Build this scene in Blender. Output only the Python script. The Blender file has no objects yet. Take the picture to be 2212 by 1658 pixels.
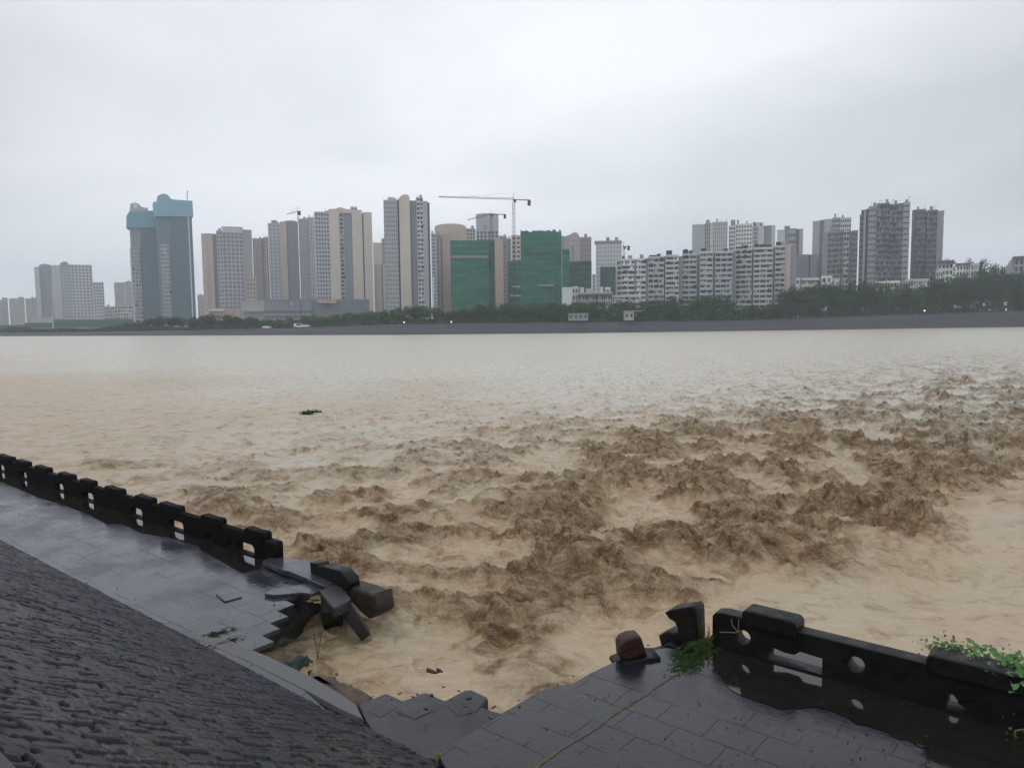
import bpy, bmesh, math, random
import numpy as np
from mathutils import Vector, Matrix

random.seed(7)
rng = np.random.default_rng(7)
sc = bpy.context.scene
COL = sc.collection
R = math.radians

# ------------------------------------------------------------------ camera
HC = 4.0                      # eye above the flooded walkway (z = 0)
PITCH = math.atan(131 / 1600)
ROLL = R(-0.6)
cam_d = bpy.data.cameras.new('camera')
cam_d.sensor_width = 36
cam_d.lens = 36 * 1600 / 2212
cam_d.clip_start = 0.05
cam_d.clip_end = 6000
cam = bpy.data.objects.new('camera', cam_d)
COL.objects.link(cam)
M3 = (Matrix.Rotation(math.pi / 2 - PITCH, 3, 'X') @ Matrix.Rotation(ROLL, 3, 'Z'))
cam.matrix_world = Matrix.Translation((0, 0, HC)) @ M3.to_4x4()
sc.camera = cam
CO = Vector((0, 0, HC))

def ray(x, y):
    return M3 @ Vector(((x - 1106) / 1600, -(y - 829) / 1600, -1))
def P(x, y, z=0.0):           # photo point -> point of the horizontal plane z
    d = ray(x, y); return CO + d * ((z - HC) / d.z)
def PY(x, y, Y):              # photo point -> point of the plane at forward distance Y
    d = ray(x, y); return CO + d * (Y / d.y)
def hor(x):
    return 698 - 0.01047 * (x - 1106)

# ------------------------------------------------------------------ sky and light
SUN_EL, SUN_AZ = R(58), R(-150)
w = bpy.data.worlds.new('World'); sc.world = w; w.use_nodes = True
nt = w.node_tree; N = nt.nodes; L = nt.links; N.clear()
out = N.new('ShaderNodeOutputWorld'); bg = N.new('ShaderNodeBackground')
sky = N.new('ShaderNodeTexSky'); sky.sky_type = 'NISHITA'; sky.sun_disc = False
sky.sun_elevation = SUN_EL; sky.sun_rotation = SUN_AZ
sky.air_density = 1.5; sky.dust_density = 3
tc = N.new('ShaderNodeTexCoord')
mp = N.new('ShaderNodeMapping'); mp.inputs['Scale'].default_value = (1.0, 1.0, 2.6); mp.inputs['Location'].default_value = (0.35, 0.1, 0.42)
nz = N.new('ShaderNodeTexNoise'); nz.inputs['Scale'].default_value = 2.1; nz.inputs['Detail'].default_value = 3.5; nz.inputs['Roughness'].default_value = 0.42
nz.inputs['Distortion'].default_value = 0.25
cr = N.new('ShaderNodeValToRGB')
cr.color_ramp.elements[0].position = 0.37; cr.color_ramp.elements[0].color = (8.0, 8.35, 8.95, 1)
cr.color_ramp.elements[1].position = 0.61; cr.color_ramp.elements[1].color = (10.8, 11.15, 11.8, 1)
# clouds thin out ahead, thicker to the sides and overhead
sep = N.new('ShaderNodeSeparateXYZ')
mr = N.new('ShaderNodeMapRange'); mr.inputs['From Min'].default_value = 0.66; mr.inputs['From Max'].default_value = 1.0
mr.inputs['To Min'].default_value = 0.70; mr.inputs['To Max'].default_value = 1.06; mr.interpolation_type = 'SMOOTHSTEP'
mulc = N.new('ShaderNodeMix'); mulc.data_type = 'RGBA'; mulc.blend_type = 'MULTIPLY'; mulc.inputs['Factor'].default_value = 1
mx = N.new('ShaderNodeMix'); mx.data_type = 'RGBA'; mx.inputs['Factor'].default_value = 0.94
L.new(tc.outputs['Generated'], mp.inputs['Vector']); L.new(mp.outputs[0], nz.inputs['Vector'])
L.new(nz.outputs['Fac'], cr.inputs['Fac'])
L.new(tc.outputs['Generated'], sep.inputs[0]); L.new(sep.outputs['Y'], mr.inputs['Value'])
L.new(cr.outputs['Color'], mulc.inputs['A']); L.new(mr.outputs[0], mulc.inputs['B'])
L.new(sky.outputs[0], mx.inputs['A']); L.new(mulc.outputs['Result'], mx.inputs['B'])
L.new(mx.outputs['Result'], bg.inputs['Color']); bg.inputs['Strength'].default_value = 0.1
L.new(bg.outputs[0], out.inputs['Surface'])
sl = bpy.data.lights.new('sun', 'SUN'); sl.energy = 0.6; sl.angle = R(14); sl.color = (1, .97, .92)
so = bpy.data.objects.new('sun', sl); COL.objects.link(so)
so.rotation_euler = (math.pi / 2 - SUN_EL, 0, -SUN_AZ + math.pi) 
so.location = (0, 0, 300)
sc.view_settings.view_transform = 'Standard'; sc.view_settings.look = 'None'
sc.view_settings.exposure = 0.0; sc.view_settings.gamma = 1
sc.cycles.volume_bounces = 1
sc.cycles.use_denoising = True

# ------------------------------------------------------------------ helpers
def tag(o, label=None, cat=None, group=None, kind=None):
    if label: o['label'] = label
    if cat: o['category'] = cat
    if group: o['group'] = group
    if kind: o['kind'] = kind
    return o
def empty(name, loc=(0, 0, 0), rz=0.0):
    o = bpy.data.objects.new(name, None); COL.objects.link(o)
    o.location = loc; o.rotation_euler = (0, 0, rz); o.empty_display_size = .5
    return o
class MB:
    """collects boxes, bars, prisms and quads into one mesh"""
    def __init__(s): s.v = []; s.f = []
    def box(s, x0, x1, y0, y1, z0, z1):
        b = len(s.v)
        s.v += [(x0, y0, z0), (x1, y0, z0), (x1, y1, z0), (x0, y1, z0), (x0, y0, z1), (x1, y0, z1), (x1, y1, z1), (x0, y1, z1)]
        s.f += [(b, b+3, b+2, b+1), (b+4, b+5, b+6, b+7), (b, b+1, b+5, b+4), (b+1, b+2, b+6, b+5), (b+2, b+3, b+7, b+6), (b+3, b, b+4, b+7)]
    def bar(s, p, q, r, r2=None, n=6):
        p = Vector(p); q = Vector(q); d = (q - p).normalized(); r2 = r if r2 is None else r2
        a = d.orthogonal().normalized(); c = d.cross(a); b = len(s.v)
        for (o, rr) in ((p, r), (q, r2)):
            for i in range(n):
                t = 2 * math.pi * i / n; s.v.append(tuple(o + (a * math.cos(t) + c * math.sin(t)) * rr))
        for i in range(n): s.f.append((b+i, b+(i+1) % n, b+n+(i+1) % n, b+n+i))
        s.f.append(tuple(b+n-1-i for i in range(n))); s.f.append(tuple(b+n+i for i in range(n)))
    def prism(s, pts, y0, y1):           # outline in x,z extruded in y
        n = len(pts); b = len(s.v)
        s.v += [(x, y0, z) for x, z in pts] + [(x, y1, z) for x, z in pts]
        s.f.append(tuple(b+i for i in range(n))); s.f.append(tuple(b+n+n-1-i for i in range(n)))
        for i in range(n): j = (i+1) % n; s.f.append((b+i, b+n+i, b+n+j, b+j))
    def build(s, name, m, parent=None, smooth=False):
        me = bpy.data.meshes.new(name); me.from_pydata(s.v, [], s.f); me.update()
        bm = bmesh.new(); bm.from_mesh(me); bmesh.ops.recalc_face_normals(bm, faces=bm.faces); bm.to_mesh(me); bm.free()
        return link(name, me, m, parent, smooth)
def link(name, me, m, parent=None, smooth=False):
    o = bpy.data.objects.new(name, me); COL.objects.link(o)
    if m: me.materials.append(m)
    if smooth: me.polygons.foreach_set('use_smooth', [True] * len(me.polygons))
    if parent: o.parent = parent
    return o
def bevel(o, wdt, seg=2):
    b = o.modifiers.new('bevel', 'BEVEL'); b.width = wdt; b.segments = seg; b.limit_method = 'ANGLE'
    return o
def grid_mesh(name, V, nr, nc, m, parent=None, smooth=True, attrs=None):
    me = bpy.data.meshes.new(name)
    idx = np.arange(nr * nc).reshape(nr, nc)
    F = np.stack([idx[:-1, :-1], idx[:-1, 1:], idx[1:, 1:], idx[1:, :-1]], -1).reshape(-1, 4)
    me.vertices.add(nr * nc); me.vertices.foreach_set('co', V.reshape(-1).astype(np.float32))
    me.loops.add(F.size); me.loops.foreach_set('vertex_index', F.reshape(-1).astype(np.int32))
    me.polygons.add(len(F)); me.polygons.foreach_set('loop_start', np.arange(0, F.size, 4, dtype=np.int32))
    me.polygons.foreach_set('loop_total', np.full(len(F), 4, np.int32))
    me.update(calc_edges=True); me.validate()
    if attrs:
        for k, a in attrs.items():
            at = me.attributes.new(k, 'FLOAT', 'POINT'); at.data.foreach_set('value', a.reshape(-1).astype(np.float32))
    return link(name, me, m, parent, smooth)
def plate(name, outline, holes, thick, mtx, m, parent=None, bev=0.0):
    """flat outline with holes, real thickness, edges rounded"""
    cu = bpy.data.curves.new(name, 'CURVE'); cu.dimensions = '2D'; cu.fill_mode = 'BOTH'
    cu.extrude = max(thick / 2 - bev, 0.001); cu.bevel_depth = bev; cu.bevel_resolution = 2
    cu.offset = -bev
    for pl in [outline] + list(holes):
        sp = cu.splines.new('POLY'); sp.points.add(len(pl) - 1); sp.use_cyclic_u = True
        for i, p in enumerate(pl): sp.points[i].co = (p[0], p[1], 0, 1)
    ob = bpy.data.objects.new('outline', cu); COL.objects.link(ob)
    dg = bpy.context.evaluated_depsgraph_get()
    me = bpy.data.meshes.new_from_object(ob.evaluated_get(dg)); me.name = name
    bpy.data.objects.remove(ob); bpy.data.curves.remove(cu)
    me.transform(mtx)
    me.materials.clear()
    return link(name, me, m, parent)

_ms = {}
def mat(name, c, rough=.7, var=.12, vscale=.4, bump=0.0, bscale=8, c2=None, spec=.5, rough2=None, emit=None, coord='Object', aniso=(1, 1, 1)):
    if name in _ms: return _ms[name]
    m = bpy.data.materials.new(name); m.use_nodes = True; n = m.node_tree.nodes; l = m.node_tree.links
    b = n['Principled BSDF']; b.inputs['Roughness'].default_value = rough
    b.inputs['Specular IOR Level'].default_value = spec
    t = n.new('ShaderNodeTexCoord'); mpn = n.new('ShaderNodeMapping'); mpn.inputs['Scale'].default_value = aniso
    l.new(t.outputs[coord], mpn.inputs[0])
    z = n.new('ShaderNodeTexNoise'); z.inputs['Scale'].default_value = vscale; z.inputs['Detail'].default_value = 6; z.inputs['Roughness'].default_value = .6
    l.new(mpn.outputs[0], z.inputs['Vector'])
    r = n.new('ShaderNodeValToRGB'); r.color_ramp.elements[0].position = .3; r.color_ramp.elements[1].position = .7
    a = c if c2 is None else c2
    if c2 is None:
        r.color_ramp.elements[0].color = tuple(x * (1 - var) for x in c) + (1,)
        r.color_ramp.elements[1].color = tuple(min(1, x * (1 + var)) for x in c) + (1,)
    else:
        r.color_ramp.elements[0].color = tuple(c) + (1,); r.color_ramp.elements[1].color = tuple(c2) + (1,)
    l.new(z.outputs['Fac'], r.inputs[0]); l.new(r.outputs[0], b.inputs['Base Color'])
    if rough2 is not None:
        mr_ = n.new('ShaderNodeMapRange'); mr_.inputs['From Min'].default_value = .35; mr_.inputs['From Max'].default_value = .65
        mr_.inputs['To Min'].default_value = rough; mr_.inputs['To Max'].default_value = rough2
        l.new(z.outputs['Fac'], mr_.inputs[0]); l.new(mr_.outputs[0], b.inputs['Roughness'])
    if bump:
        z2 = n.new('ShaderNodeTexNoise'); z2.inputs['Scale'].default_value = bscale; z2.inputs['Detail'].default_value = 6
        l.new(mpn.outputs[0], z2.inputs['Vector'])
        bp = n.new('ShaderNodeBump'); bp.inputs['Strength'].default_value = bump; bp.inputs['Distance'].default_value = .05
        l.new(z2.outputs['Fac'], bp.inputs['Height']); l.new(bp.outputs[0], b.inputs['Normal'])
    if emit:
        b.inputs['Emission Color'].default_value = tuple(emit[:3]) + (1,); b.inputs['Emission Strength'].default_value = emit[3]
    _ms[name] = m
    return m

# --- noise
def _hash(ix, iy, s):
    h = (ix.astype(np.int64) * 374761393 + iy.astype(np.int64) * 668265263 + s * 1442695041) & 0xffffffff
    h = ((h ^ (h >> 13)) * 1274126177) & 0xffffffff
    return (h ^ (h >> 16)) & 0xffffffff
def perlin(x, y, s=0):
    ix = np.floor(x); iy = np.floor(y); fx = x - ix; fy = y - iy
    ux = fx * fx * fx * (fx * (fx * 6 - 15) + 10); uy = fy * fy * fy * (fy * (fy * 6 - 15) + 10)
    def g(dx, dy):
        a = _hash(ix + dx, iy + dy, s).astype(np.float64) * (2 * math.pi / 4294967296)
        return np.cos(a) * (fx - dx) + np.sin(a) * (fy - dy)
    return 1.5 * ((g(0, 0) * (1 - ux) + g(1, 0) * ux) * (1 - uy) + (g(0, 1) * (1 - ux) + g(1, 1) * ux) * uy)
def fbm(x, y, o=4, s=0, gain=.5):
    a = 1; t = 0
    for i in range(o):
        t = t + a * perlin(x, y, s + i); a *= gain
        x, y = 1.93 * (.8 * x - .6 * y) + 7.1, 1.93 * (.6 * x + .8 * y) - 3.7
    return t
def smooth01(t): t = np.clip(t, 0, 1); return t * t * (3 - 2 * t)

# ------------------------------------------------------------------ setting: the river
ZW = -0.7
def px_basis(x, y, rx, ry):
    c = P(x, y, ZW); a = P(x + rx, y, ZW) - c; b = P(x, y + ry, ZW) - c; u = P(x, y - ry, ZW) - c
    b = (b - u) / 2
    A = np.array([[a.x, b.x], [a.y, b.y]]); return np.array([c.x, c.y]), np.linalg.inv(A)
def gaussmap(X, Y, lst):
    t = np.zeros_like(X)
    for (x, y, rx, ry, h) in lst:
        c, Ai = px_basis(x, y, rx, ry); dx = X - c[0]; dy = Y - c[1]
        p = Ai[0, 0] * dx + Ai[0, 1] * dy; q = Ai[1, 0] * dx + Ai[1, 1] * dy
        t += h * np.exp(-np.minimum(p * p + q * q, 40))
    return t
NR, NCW = 1050, 1500
u = np.linspace((3478 / 640) ** .6, 650 ** .6, NR) ** (1 / .6)
rr = (3478 / u)[:, None]; th = np.linspace(R(-56), R(56), NCW)[None, :]
WX = rr * np.sin(th); WY = rr * np.cos(th)
churn = [(1450, 1130, 420, 60, .45), (1950, 830, 420, 60, .38), (2200, 770, 250, 30, .35), (1500, 930, 500, 50, .35), (1200, 1180, 300, 60, .4), (1850, 1130, 330, 110, 1.0), (2120, 985, 260, 70, 1.0), (1500, 1190, 260, 90, 1.0), (1750, 1230, 200, 40, .8), (1000, 1270, 330, 120, .95),
         (1110, 1370, 120, 130, 1.1), (1160, 1440, 60, 60, 1.1), (700, 1120, 380, 90, .55), (1300, 1000, 600, 80, .55), (1450, 1060, 260, 60, .6), (2000, 900, 350, 60, .6),
         (820, 1400, 150, 60, .35), (440, 1060, 130, 40, .6), (250, 1010, 120, 25, .4), (1330, 1300, 120, 40, .5), (2180, 860, 200, 60, .5), (760, 1190, 120, 30, .6)]
calm = [(2000, 1330, 420, 150, 1.4), (2160, 1140, 130, 80, 1.2), (1330, 1400, 130, 80, 1.0), (1000, 1460, 150, 50, .8), (1650, 1290, 120, 30, .7), (700, 1400, 110, 60, .5)]
T = gaussmap(WX, WY, churn); Cm = np.clip(gaussmap(WX, WY, calm), 0, 1)
T = T * .92 + .22 * smooth01((75 - rr) / 60) + .16 * smooth01((WX / np.maximum(WY, 1) + .1) / .6) * smooth01((260 - rr) / 180)
T = np.clip(T, 0, 1.15) * (1 - .93 * Cm)
wx = WX + .45 * fbm(WX / 2.3, WY / 2.3, 4, 50); wy = WY + .45 * fbm(WX / 2.3, WY / 2.3, 4, 60)
def billow(x, y, s): return np.abs(perlin(x, y, s)) * 1.7
def ridge(x, y, s): return 1 - np.abs(perlin(x, y, s)) * 1.7
big = fbm(wx / 5.2, wy / 3.4, 2, 1)
b1 = billow(wx / 2.1, wy / 1.3, 11); b2 = billow(wx / 1.0 + 3, wy / .7, 12); b3 = billow(wx / .46, wy / .36, 13); b4 = billow(wx / .2, wy / .17, 14); b5 = billow(wx / .1, wy / .09, 15)
r1 = ridge(wx / 2.6, wy / 1.1, 21); r2 = ridge(wx / 1.2, wy / .55, 22); r3 = ridge(wx / .5, wy / .3, 23)
gate = smooth01((fbm(WX / 2.2, WY / 1.7, 4, 31) + .22 + .40 * np.clip(gaussmap(WX, WY, [(1050, 1290, 260, 90, 1), (1140, 1400, 90, 90, 1), (1850, 1130, 260, 90, .7), (2150, 980, 200, 60, .7), (1500, 1190, 160, 50, .5)]), 0, 1)) / .52)
gate2 = smooth01((fbm(WX / 1.6, WY / .9, 3, 33) + .1) / .5)
hb = .20 * big + .22 * b1 + .17 * b2 * (.5 + .6 * b1) + .085 * b3 * (.4 + .7 * b2) + .065 * b4 * (.4 + b3) + .035 * b5
hr = .08 * r1 * r1 + .07 * r2 * r2 * gate2 + .025 * r3 * r3 * gate
h = T * (.24 + .85 * gate) * (.62 * hb + .50 * hr) * 1.0
farfade = smooth01((210 - rr) / 150)
h += .05 * fbm(WX / 3, WY / 1.6, 4, 41) * farfade + (.09 * (ridge(wx / 1.7, wy / .9, 43) ** 5) * gate2 + .05 * (ridge(wx / .7, wy / .5, 44) ** 4) * gate + .03 * b3) * farfade * (1 - .85 * Cm) * (.35 + 1.2 * smooth01((WX / WY + .7) / .9))
mounds = [(1930, 1130, 100, 42, .95), (1800, 1080, 120, 30, .55), (1520, 1050, 90, 22, .75), (1600, 1200, 170, 38, .55), (1440, 1165, 60, 30, .4), (1850, 1215, 130, 20, .35),
          (2130, 985, 140, 24, .7), (1510, 948, 60, 10, .8), (1700, 918, 80, 8, .7), (2110, 888, 80, 10, .9), (1050, 1030, 60, 14, .5), (540, 1020, 50, 12, .55), (390, 1070, 60, 14, .45),
          (540, 1100, 60, 16, .5), (900, 980, 60, 10, .4), (700, 1180, 80, 20, .35), (1090, 1080, 70, 15, .4), (1290, 1075, 25, 10, .35), (1100, 1330, 60, 30, .3), (1160, 1420, 50, 40, .22),
          (930, 1120, 90, 20, .35), (760, 1030, 70, 12, .35), (820, 1320, 50, 18, .25), (1270, 1190, 110, 26, .4), (1830, 970, 90, 10, .5), (1960, 1060, 60, 14, .4), (200, 1020, 50, 9, .35)]
MD = gaussmap(WX, WY, mounds)
h += np.tanh(MD * .9) / .9 * (.55 + .20 * b1 + .18 * b2 + .10 * b3 + .06 * b4 + .04 * b5) * .40
# smooth tongue of fast water slipping below the churn
h += gaussmap(WX, WY, [(2050, 1240, 260, 60, -.35), (1350, 1390, 120, 40, -.15), (1800, 1290, 150, 40, .12), (1440, 1345, 60, 20, .15)])
h += .03 * fbm((WX + .6 * WY) / 2.2, (WY - .6 * WX) / .8, 3, 71) * Cm
# keep the surface below the decks and the foot of the wall
near = smooth01((rr - 7.5) / 6)
h = h * (.45 + .55 * near)
# crests lean down-river
HX = WX - .22 * np.clip(h, 0, 1) * T; HYY = WY - .25 * np.clip(h, 0, 1) * T
V = np.stack([HX, HYY, ZW + h], -1)
churn_shade = np.clip(T * (.10 + .95 * gate * (.55 + .6 * b2)) + .6 * np.clip(MD, 0, 1) + .10 * (1 - Cm), 0, 1.0)  # where shade among the churn lumps is put into the colour

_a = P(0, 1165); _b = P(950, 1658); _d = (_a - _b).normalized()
glare_fade = smooth01((44 + 14 * fbm(WX / 25, WY / 25, 3, 99) - np.abs((WX - _b.x) * _d.y - (WY - _b.y) * _d.x)) / 36)  # sky glare painted into the far water colour, fading out towards the bank
def water_mat():
    m = bpy.data.materials.new('muddy_water'); m.use_nodes = True; n = m.node_tree.nodes; l = m.node_tree.links
    b = n['Principled BSDF']; b.inputs['IOR'].default_value = 1.45
    g = n.new('ShaderNodeNewGeometry'); a = n.new('ShaderNodeAttribute'); a.attribute_name = 'churn_shade'
    n1 = n.new('ShaderNodeTexNoise'); n1.inputs['Scale'].default_value = 1.9; n1.inputs['Detail'].default_value = 9; n1.inputs['Roughness'].default_value = .68; n1.inputs['Distortion'].default_value = .8
    n2 = n.new('ShaderNodeTexNoise'); n2.inputs['Scale'].default_value = .35; n2.inputs['Detail'].default_value = 5
    l.new(g.outputs['Position'], n1.inputs['Vector']); l.new(g.outputs['Position'], n2.inputs['Vector'])
    # churn painted darker brown for the shade in its creases, plus random brown threads
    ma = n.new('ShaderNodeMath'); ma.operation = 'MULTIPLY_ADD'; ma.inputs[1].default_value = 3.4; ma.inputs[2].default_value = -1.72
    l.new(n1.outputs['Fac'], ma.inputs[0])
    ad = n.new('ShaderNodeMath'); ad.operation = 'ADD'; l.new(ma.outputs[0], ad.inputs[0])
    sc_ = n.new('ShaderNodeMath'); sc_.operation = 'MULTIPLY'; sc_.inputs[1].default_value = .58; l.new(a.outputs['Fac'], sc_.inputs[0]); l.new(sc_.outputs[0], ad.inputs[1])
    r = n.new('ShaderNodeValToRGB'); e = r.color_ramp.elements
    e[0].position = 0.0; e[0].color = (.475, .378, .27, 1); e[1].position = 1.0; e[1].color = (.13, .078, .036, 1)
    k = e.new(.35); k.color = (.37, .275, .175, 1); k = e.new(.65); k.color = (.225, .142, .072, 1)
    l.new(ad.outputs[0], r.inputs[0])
    r2 = n.new('ShaderNodeValToRGB'); r2.color_ramp.elements[0].position = .4; r2.color_ramp.elements[0].color = (1.03, .96, .88, 1); r2.color_ramp.elements[1].position = .62; r2.color_ramp.elements[1].color = (.97, 1.0, .90, 1)
    l.new(n2.outputs['Fac'], r2.inputs[0])
    mu = n.new('ShaderNodeMix'); mu.data_type = 'RGBA'; mu.blend_type = 'MULTIPLY'; mu.inputs['Factor'].default_value = 1
    ta = n.new('ShaderNodeAttribute'); ta.attribute_name = 'glare_fade'
    tm = n.new('ShaderNodeMix'); tm.data_type = 'RGBA'; tm.inputs['A'].default_value = (1.24, 1.50, 1.98, 1); tm.inputs['B'].default_value = (1, 1, 1, 1); l.new(ta.outputs['Fac'], tm.inputs['Factor'])  # paler tint stands in for sky glare far out
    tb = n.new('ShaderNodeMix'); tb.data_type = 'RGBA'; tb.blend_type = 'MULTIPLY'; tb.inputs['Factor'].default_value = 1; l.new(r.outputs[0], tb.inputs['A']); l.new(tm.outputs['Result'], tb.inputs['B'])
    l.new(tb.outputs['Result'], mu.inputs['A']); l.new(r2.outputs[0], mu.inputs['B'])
    n4 = n.new('ShaderNodeTexNoise'); n4.inputs['Scale'].default_value = 2.6; n4.inputs['Detail'].default_value = 7; n4.inputs['Roughness'].default_value = .6; n4.inputs['Distortion'].default_value = 1.6
    mp4 = n.new('ShaderNodeMapping'); mp4.inputs['Scale'].default_value = (.7, 1.3, 1); mp4.inputs['Rotation'].default_value = (0, 0, .3); l.new(g.outputs['Position'], mp4.inputs[0]); l.new(mp4.outputs[0], n4.inputs['Vector'])
    r4 = n.new('ShaderNodeValToRGB'); e4 = r4.color_ramp.elements; e4[0].position = .475; e4[0].color = (0, 0, 0, 1); e4[1].position = .525; e4[1].color = (0, 0, 0, 1); k4 = e4.new(.5); k4.color = (.4, .4, .4, 1)
    l.new(n4.outputs['Fac'], r4.inputs[0])
    fm = n.new('ShaderNodeMix'); fm.data_type = 'RGBA'; l.new(r4.outputs[0], fm.inputs['Factor']); l.new(mu.outputs['Result'], fm.inputs['A']); fm.inputs['B'].default_value = (.60, .51, .40, 1)
    n5 = n.new('ShaderNodeTexNoise'); n5.inputs['Scale'].default_value = 1.1; n5.inputs['Detail'].default_value = 9; n5.inputs['Roughness'].default_value = .72; n5.inputs['Distortion'].default_value = .6
    mp5 = n.new('ShaderNodeMapping'); mp5.inputs['Scale'].default_value = (.55, 1.5, 1); l.new(g.outputs['Position'], mp5.inputs[0]); l.new(mp5.outputs[0], n5.inputs['Vector'])
    r5 = n.new('ShaderNodeMapRange'); r5.inputs['From Min'].default_value = .63; r5.inputs['From Max'].default_value = .72; r5.inputs['To Max'].default_value = .8; l.new(n5.outputs['Fac'], r5.inputs[0])
    dm = n.new('ShaderNodeMix'); dm.data_type = 'RGBA'; l.new(r5.outputs[0], dm.inputs['Factor']); l.new(fm.outputs['Result'], dm.inputs['A']); dm.inputs['B'].default_value = (.14, .095, .06, 1)
    l.new(dm.outputs['Result'], b.inputs['Base Color'])
    rg = n.new('ShaderNodeMapRange'); rg.inputs['To Min'].default_value = .34; rg.inputs['To Max'].default_value = .3; l.new(a.outputs['Fac'], rg.inputs[0]); l.new(rg.outputs[0], b.inputs['Roughness'])
    mp_ = n.new('ShaderNodeMapping'); mp_.inputs['Scale'].default_value = (1, 2.0, 1); l.new(g.outputs['Position'], mp_.inputs[0])
    n3 = n.new('ShaderNodeTexNoise'); n3.inputs['Scale'].default_value = 2.2; n3.inputs['Detail'].default_value = 8; n3.inputs['Roughness'].default_value = .6; n3.inputs['Distortion'].default_value = .5
    l.new(mp_.outputs[0], n3.inputs['Vector'])
    bp = n.new('ShaderNodeBump'); bp.inputs['Strength'].default_value = 1; l.new(n3.outputs['Fac'], bp.inputs['Height'])
    bd = n.new('ShaderNodeMapRange'); bd.inputs['To Min'].default_value = .035; bd.inputs['To Max'].default_value = .30; l.new(a.outputs['Fac'], bd.inputs[0]); l.new(bd.outputs[0], bp.inputs['Distance'])
    l.new(bp.outputs[0], b.inputs['Normal'])
    return m
river = grid_mesh('river_water', V, NR, NCW, water_mat(), attrs={'churn_shade': churn_shade, 'glare_fade': glare_fade})
tag(river, kind='structure')

# ------------------------------------------------------------------ far bank and ground
wl_x = [0, 862, 1252, 1509, 2212]; wl_y = [726.0, 722.8, 719.4, 716.0, 706.0]
bt_x = [0, 300, 600, 850, 1100, 1400, 1600, 1800, 2100, 2212]; bt_y = [718.5, 715, 709, 700, 697, 694, 691, 684, 675, 671]
def wl(x): xc = min(max(x, 0), 2212); return np.interp(xc, wl_x, wl_y) - hor(xc) + hor(x)
def bt(x): xc = min(max(x, 0), 2212); return np.interp(xc, bt_x, bt_y) - hor(xc) + hor(x)
cols = np.arange(-1100, 3400, 20)
bank = []; gnd = []; path = []; tops = []
for x in cols:
    wp = P(x, wl(x), ZW); d = Vector((wp.x, wp.y, 0)).normalized()
    tp = PY(x, bt(x), wp.y + 12 * d.y)
    foot = Vector((wp.x, wp.y, ZW)) - d * 1.5; foot.z = -1.6
    mid = wp.lerp(tp, .45); mid.z += .15
    bank += [foot, wp, mid, tp]
    p1 = tp - d * .3 + Vector((0, 0, .03)); p2 = tp + d * 5 + Vector((0, 0, .03))
    path += [p1, p2]
    tops.append((x, tp.y, tp.z, math.atan2(tp.x, tp.y), math.hypot(tp.x, tp.y)))
    row = [tp + Vector((0, 0, -.05))]
    for dd, dz in ((6, -.1), (40, .4), (150, 1.5), (500, 3.0), (1300, 4)):
        q = tp + d * dd; q.z = tp.z + dz; row.append(q)
    gnd += row
tops = np.array(tops)
m_bank = mat('wet_concrete_bank', (.016, .018, .024), .6, c2=(.05, .053, .062), vscale=1, aniso=(.012, .03, .9))
o = grid_mesh('river_bank', np.array([tuple(v) for v in bank]), len(cols), 4, m_bank, smooth=False); tag(o, kind='structure')
o = grid_mesh('promenade_path', np.array([tuple(v) for v in path]), len(cols), 2, mat('pale_path', (.17, .18, .19), .6, var=.3, vscale=.05), smooth=False); tag(o, kind='structure')
o = grid_mesh('ground', np.array([tuple(v) for v in gnd]), len(cols), 6, mat('grassy_ground', (.03, .05, .025), .9, c2=(.07, .085, .05), vscale=.05), smooth=False); tag(o, kind='structure')
def gz(X, Y):                 # ground height at a point beyond the bank
    az = math.atan2(X, Y); r0 = np.interp(az, tops[:, 3], tops[:, 4]); z0 = np.interp(az, tops[:, 3], tops[:, 2])
    dd = max(0, math.hypot(X, Y) - r0)
    return float(z0 + np.interp(dd, [0, 6, 40, 150, 500, 1300], [-.05, -.1, .4, 1.5, 3, 4]))

# ------------------------------------------------------------------ buildings across the river
REG = {1: (0, 470, .25328), 2: (480, 470, .25328), 3: (950, 470, .25328), 4: (1400, 520, .21106), 5: (1760, 500, .2232), 6: (2180, 500, .23518)}
def zp(reg, x, y):
    ox, oy, s = REG[reg]; return ((ox + x * s) / 1.2061, (oy + y * s) / 1.2061)
WALL = dict(pale=(.52, .53, .54), light=(.60, .61, .62), white=(.74, .75, .74), beige=(.66, .58, .49), tan=(.55, .475, .40), pink=(.55, .43, .37), taupe=(.43, .40, .40),
            grey=(.30, .31, .335), dark=(.12, .125, .15), slate=(.25, .265, .31), night=(.17, .185, .22), steel=(.31, .325, .36), lilac=(.50, .49, .53), cream=(.62, .61, .56), glass=(.075, .145, .185), pane=(.11, .195, .245), cyan=(.22, .44, .56), cyan2=(.15, .34, .44),
            net=(.012, .16, .095), netdark=(.014, .085, .07), green=(.03, .10, .05), silver=(.45, .47, .49))
def wm(k): return mat('facade_' + k, WALL[k], .75, var=.10, vscale=.06, aniso=(1, 1, .3))
M_GL = mat('window_glass', (.055, .065, .085), .25, var=.5, vscale=.25)
M_GL2 = mat('window_glass_grey', (.19, .20, .235), .35, var=.35, vscale=.25)
M_CL = mat('balcony_clutter', (.08, .08, .09), .8, c2=(.4, .4, .4), vscale=1.3)
M_DK = mat('dark_frames', (.03, .03, .035), .7)
M_ST = mat('dark_steel', (.02, .02, .024), .6)

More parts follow.
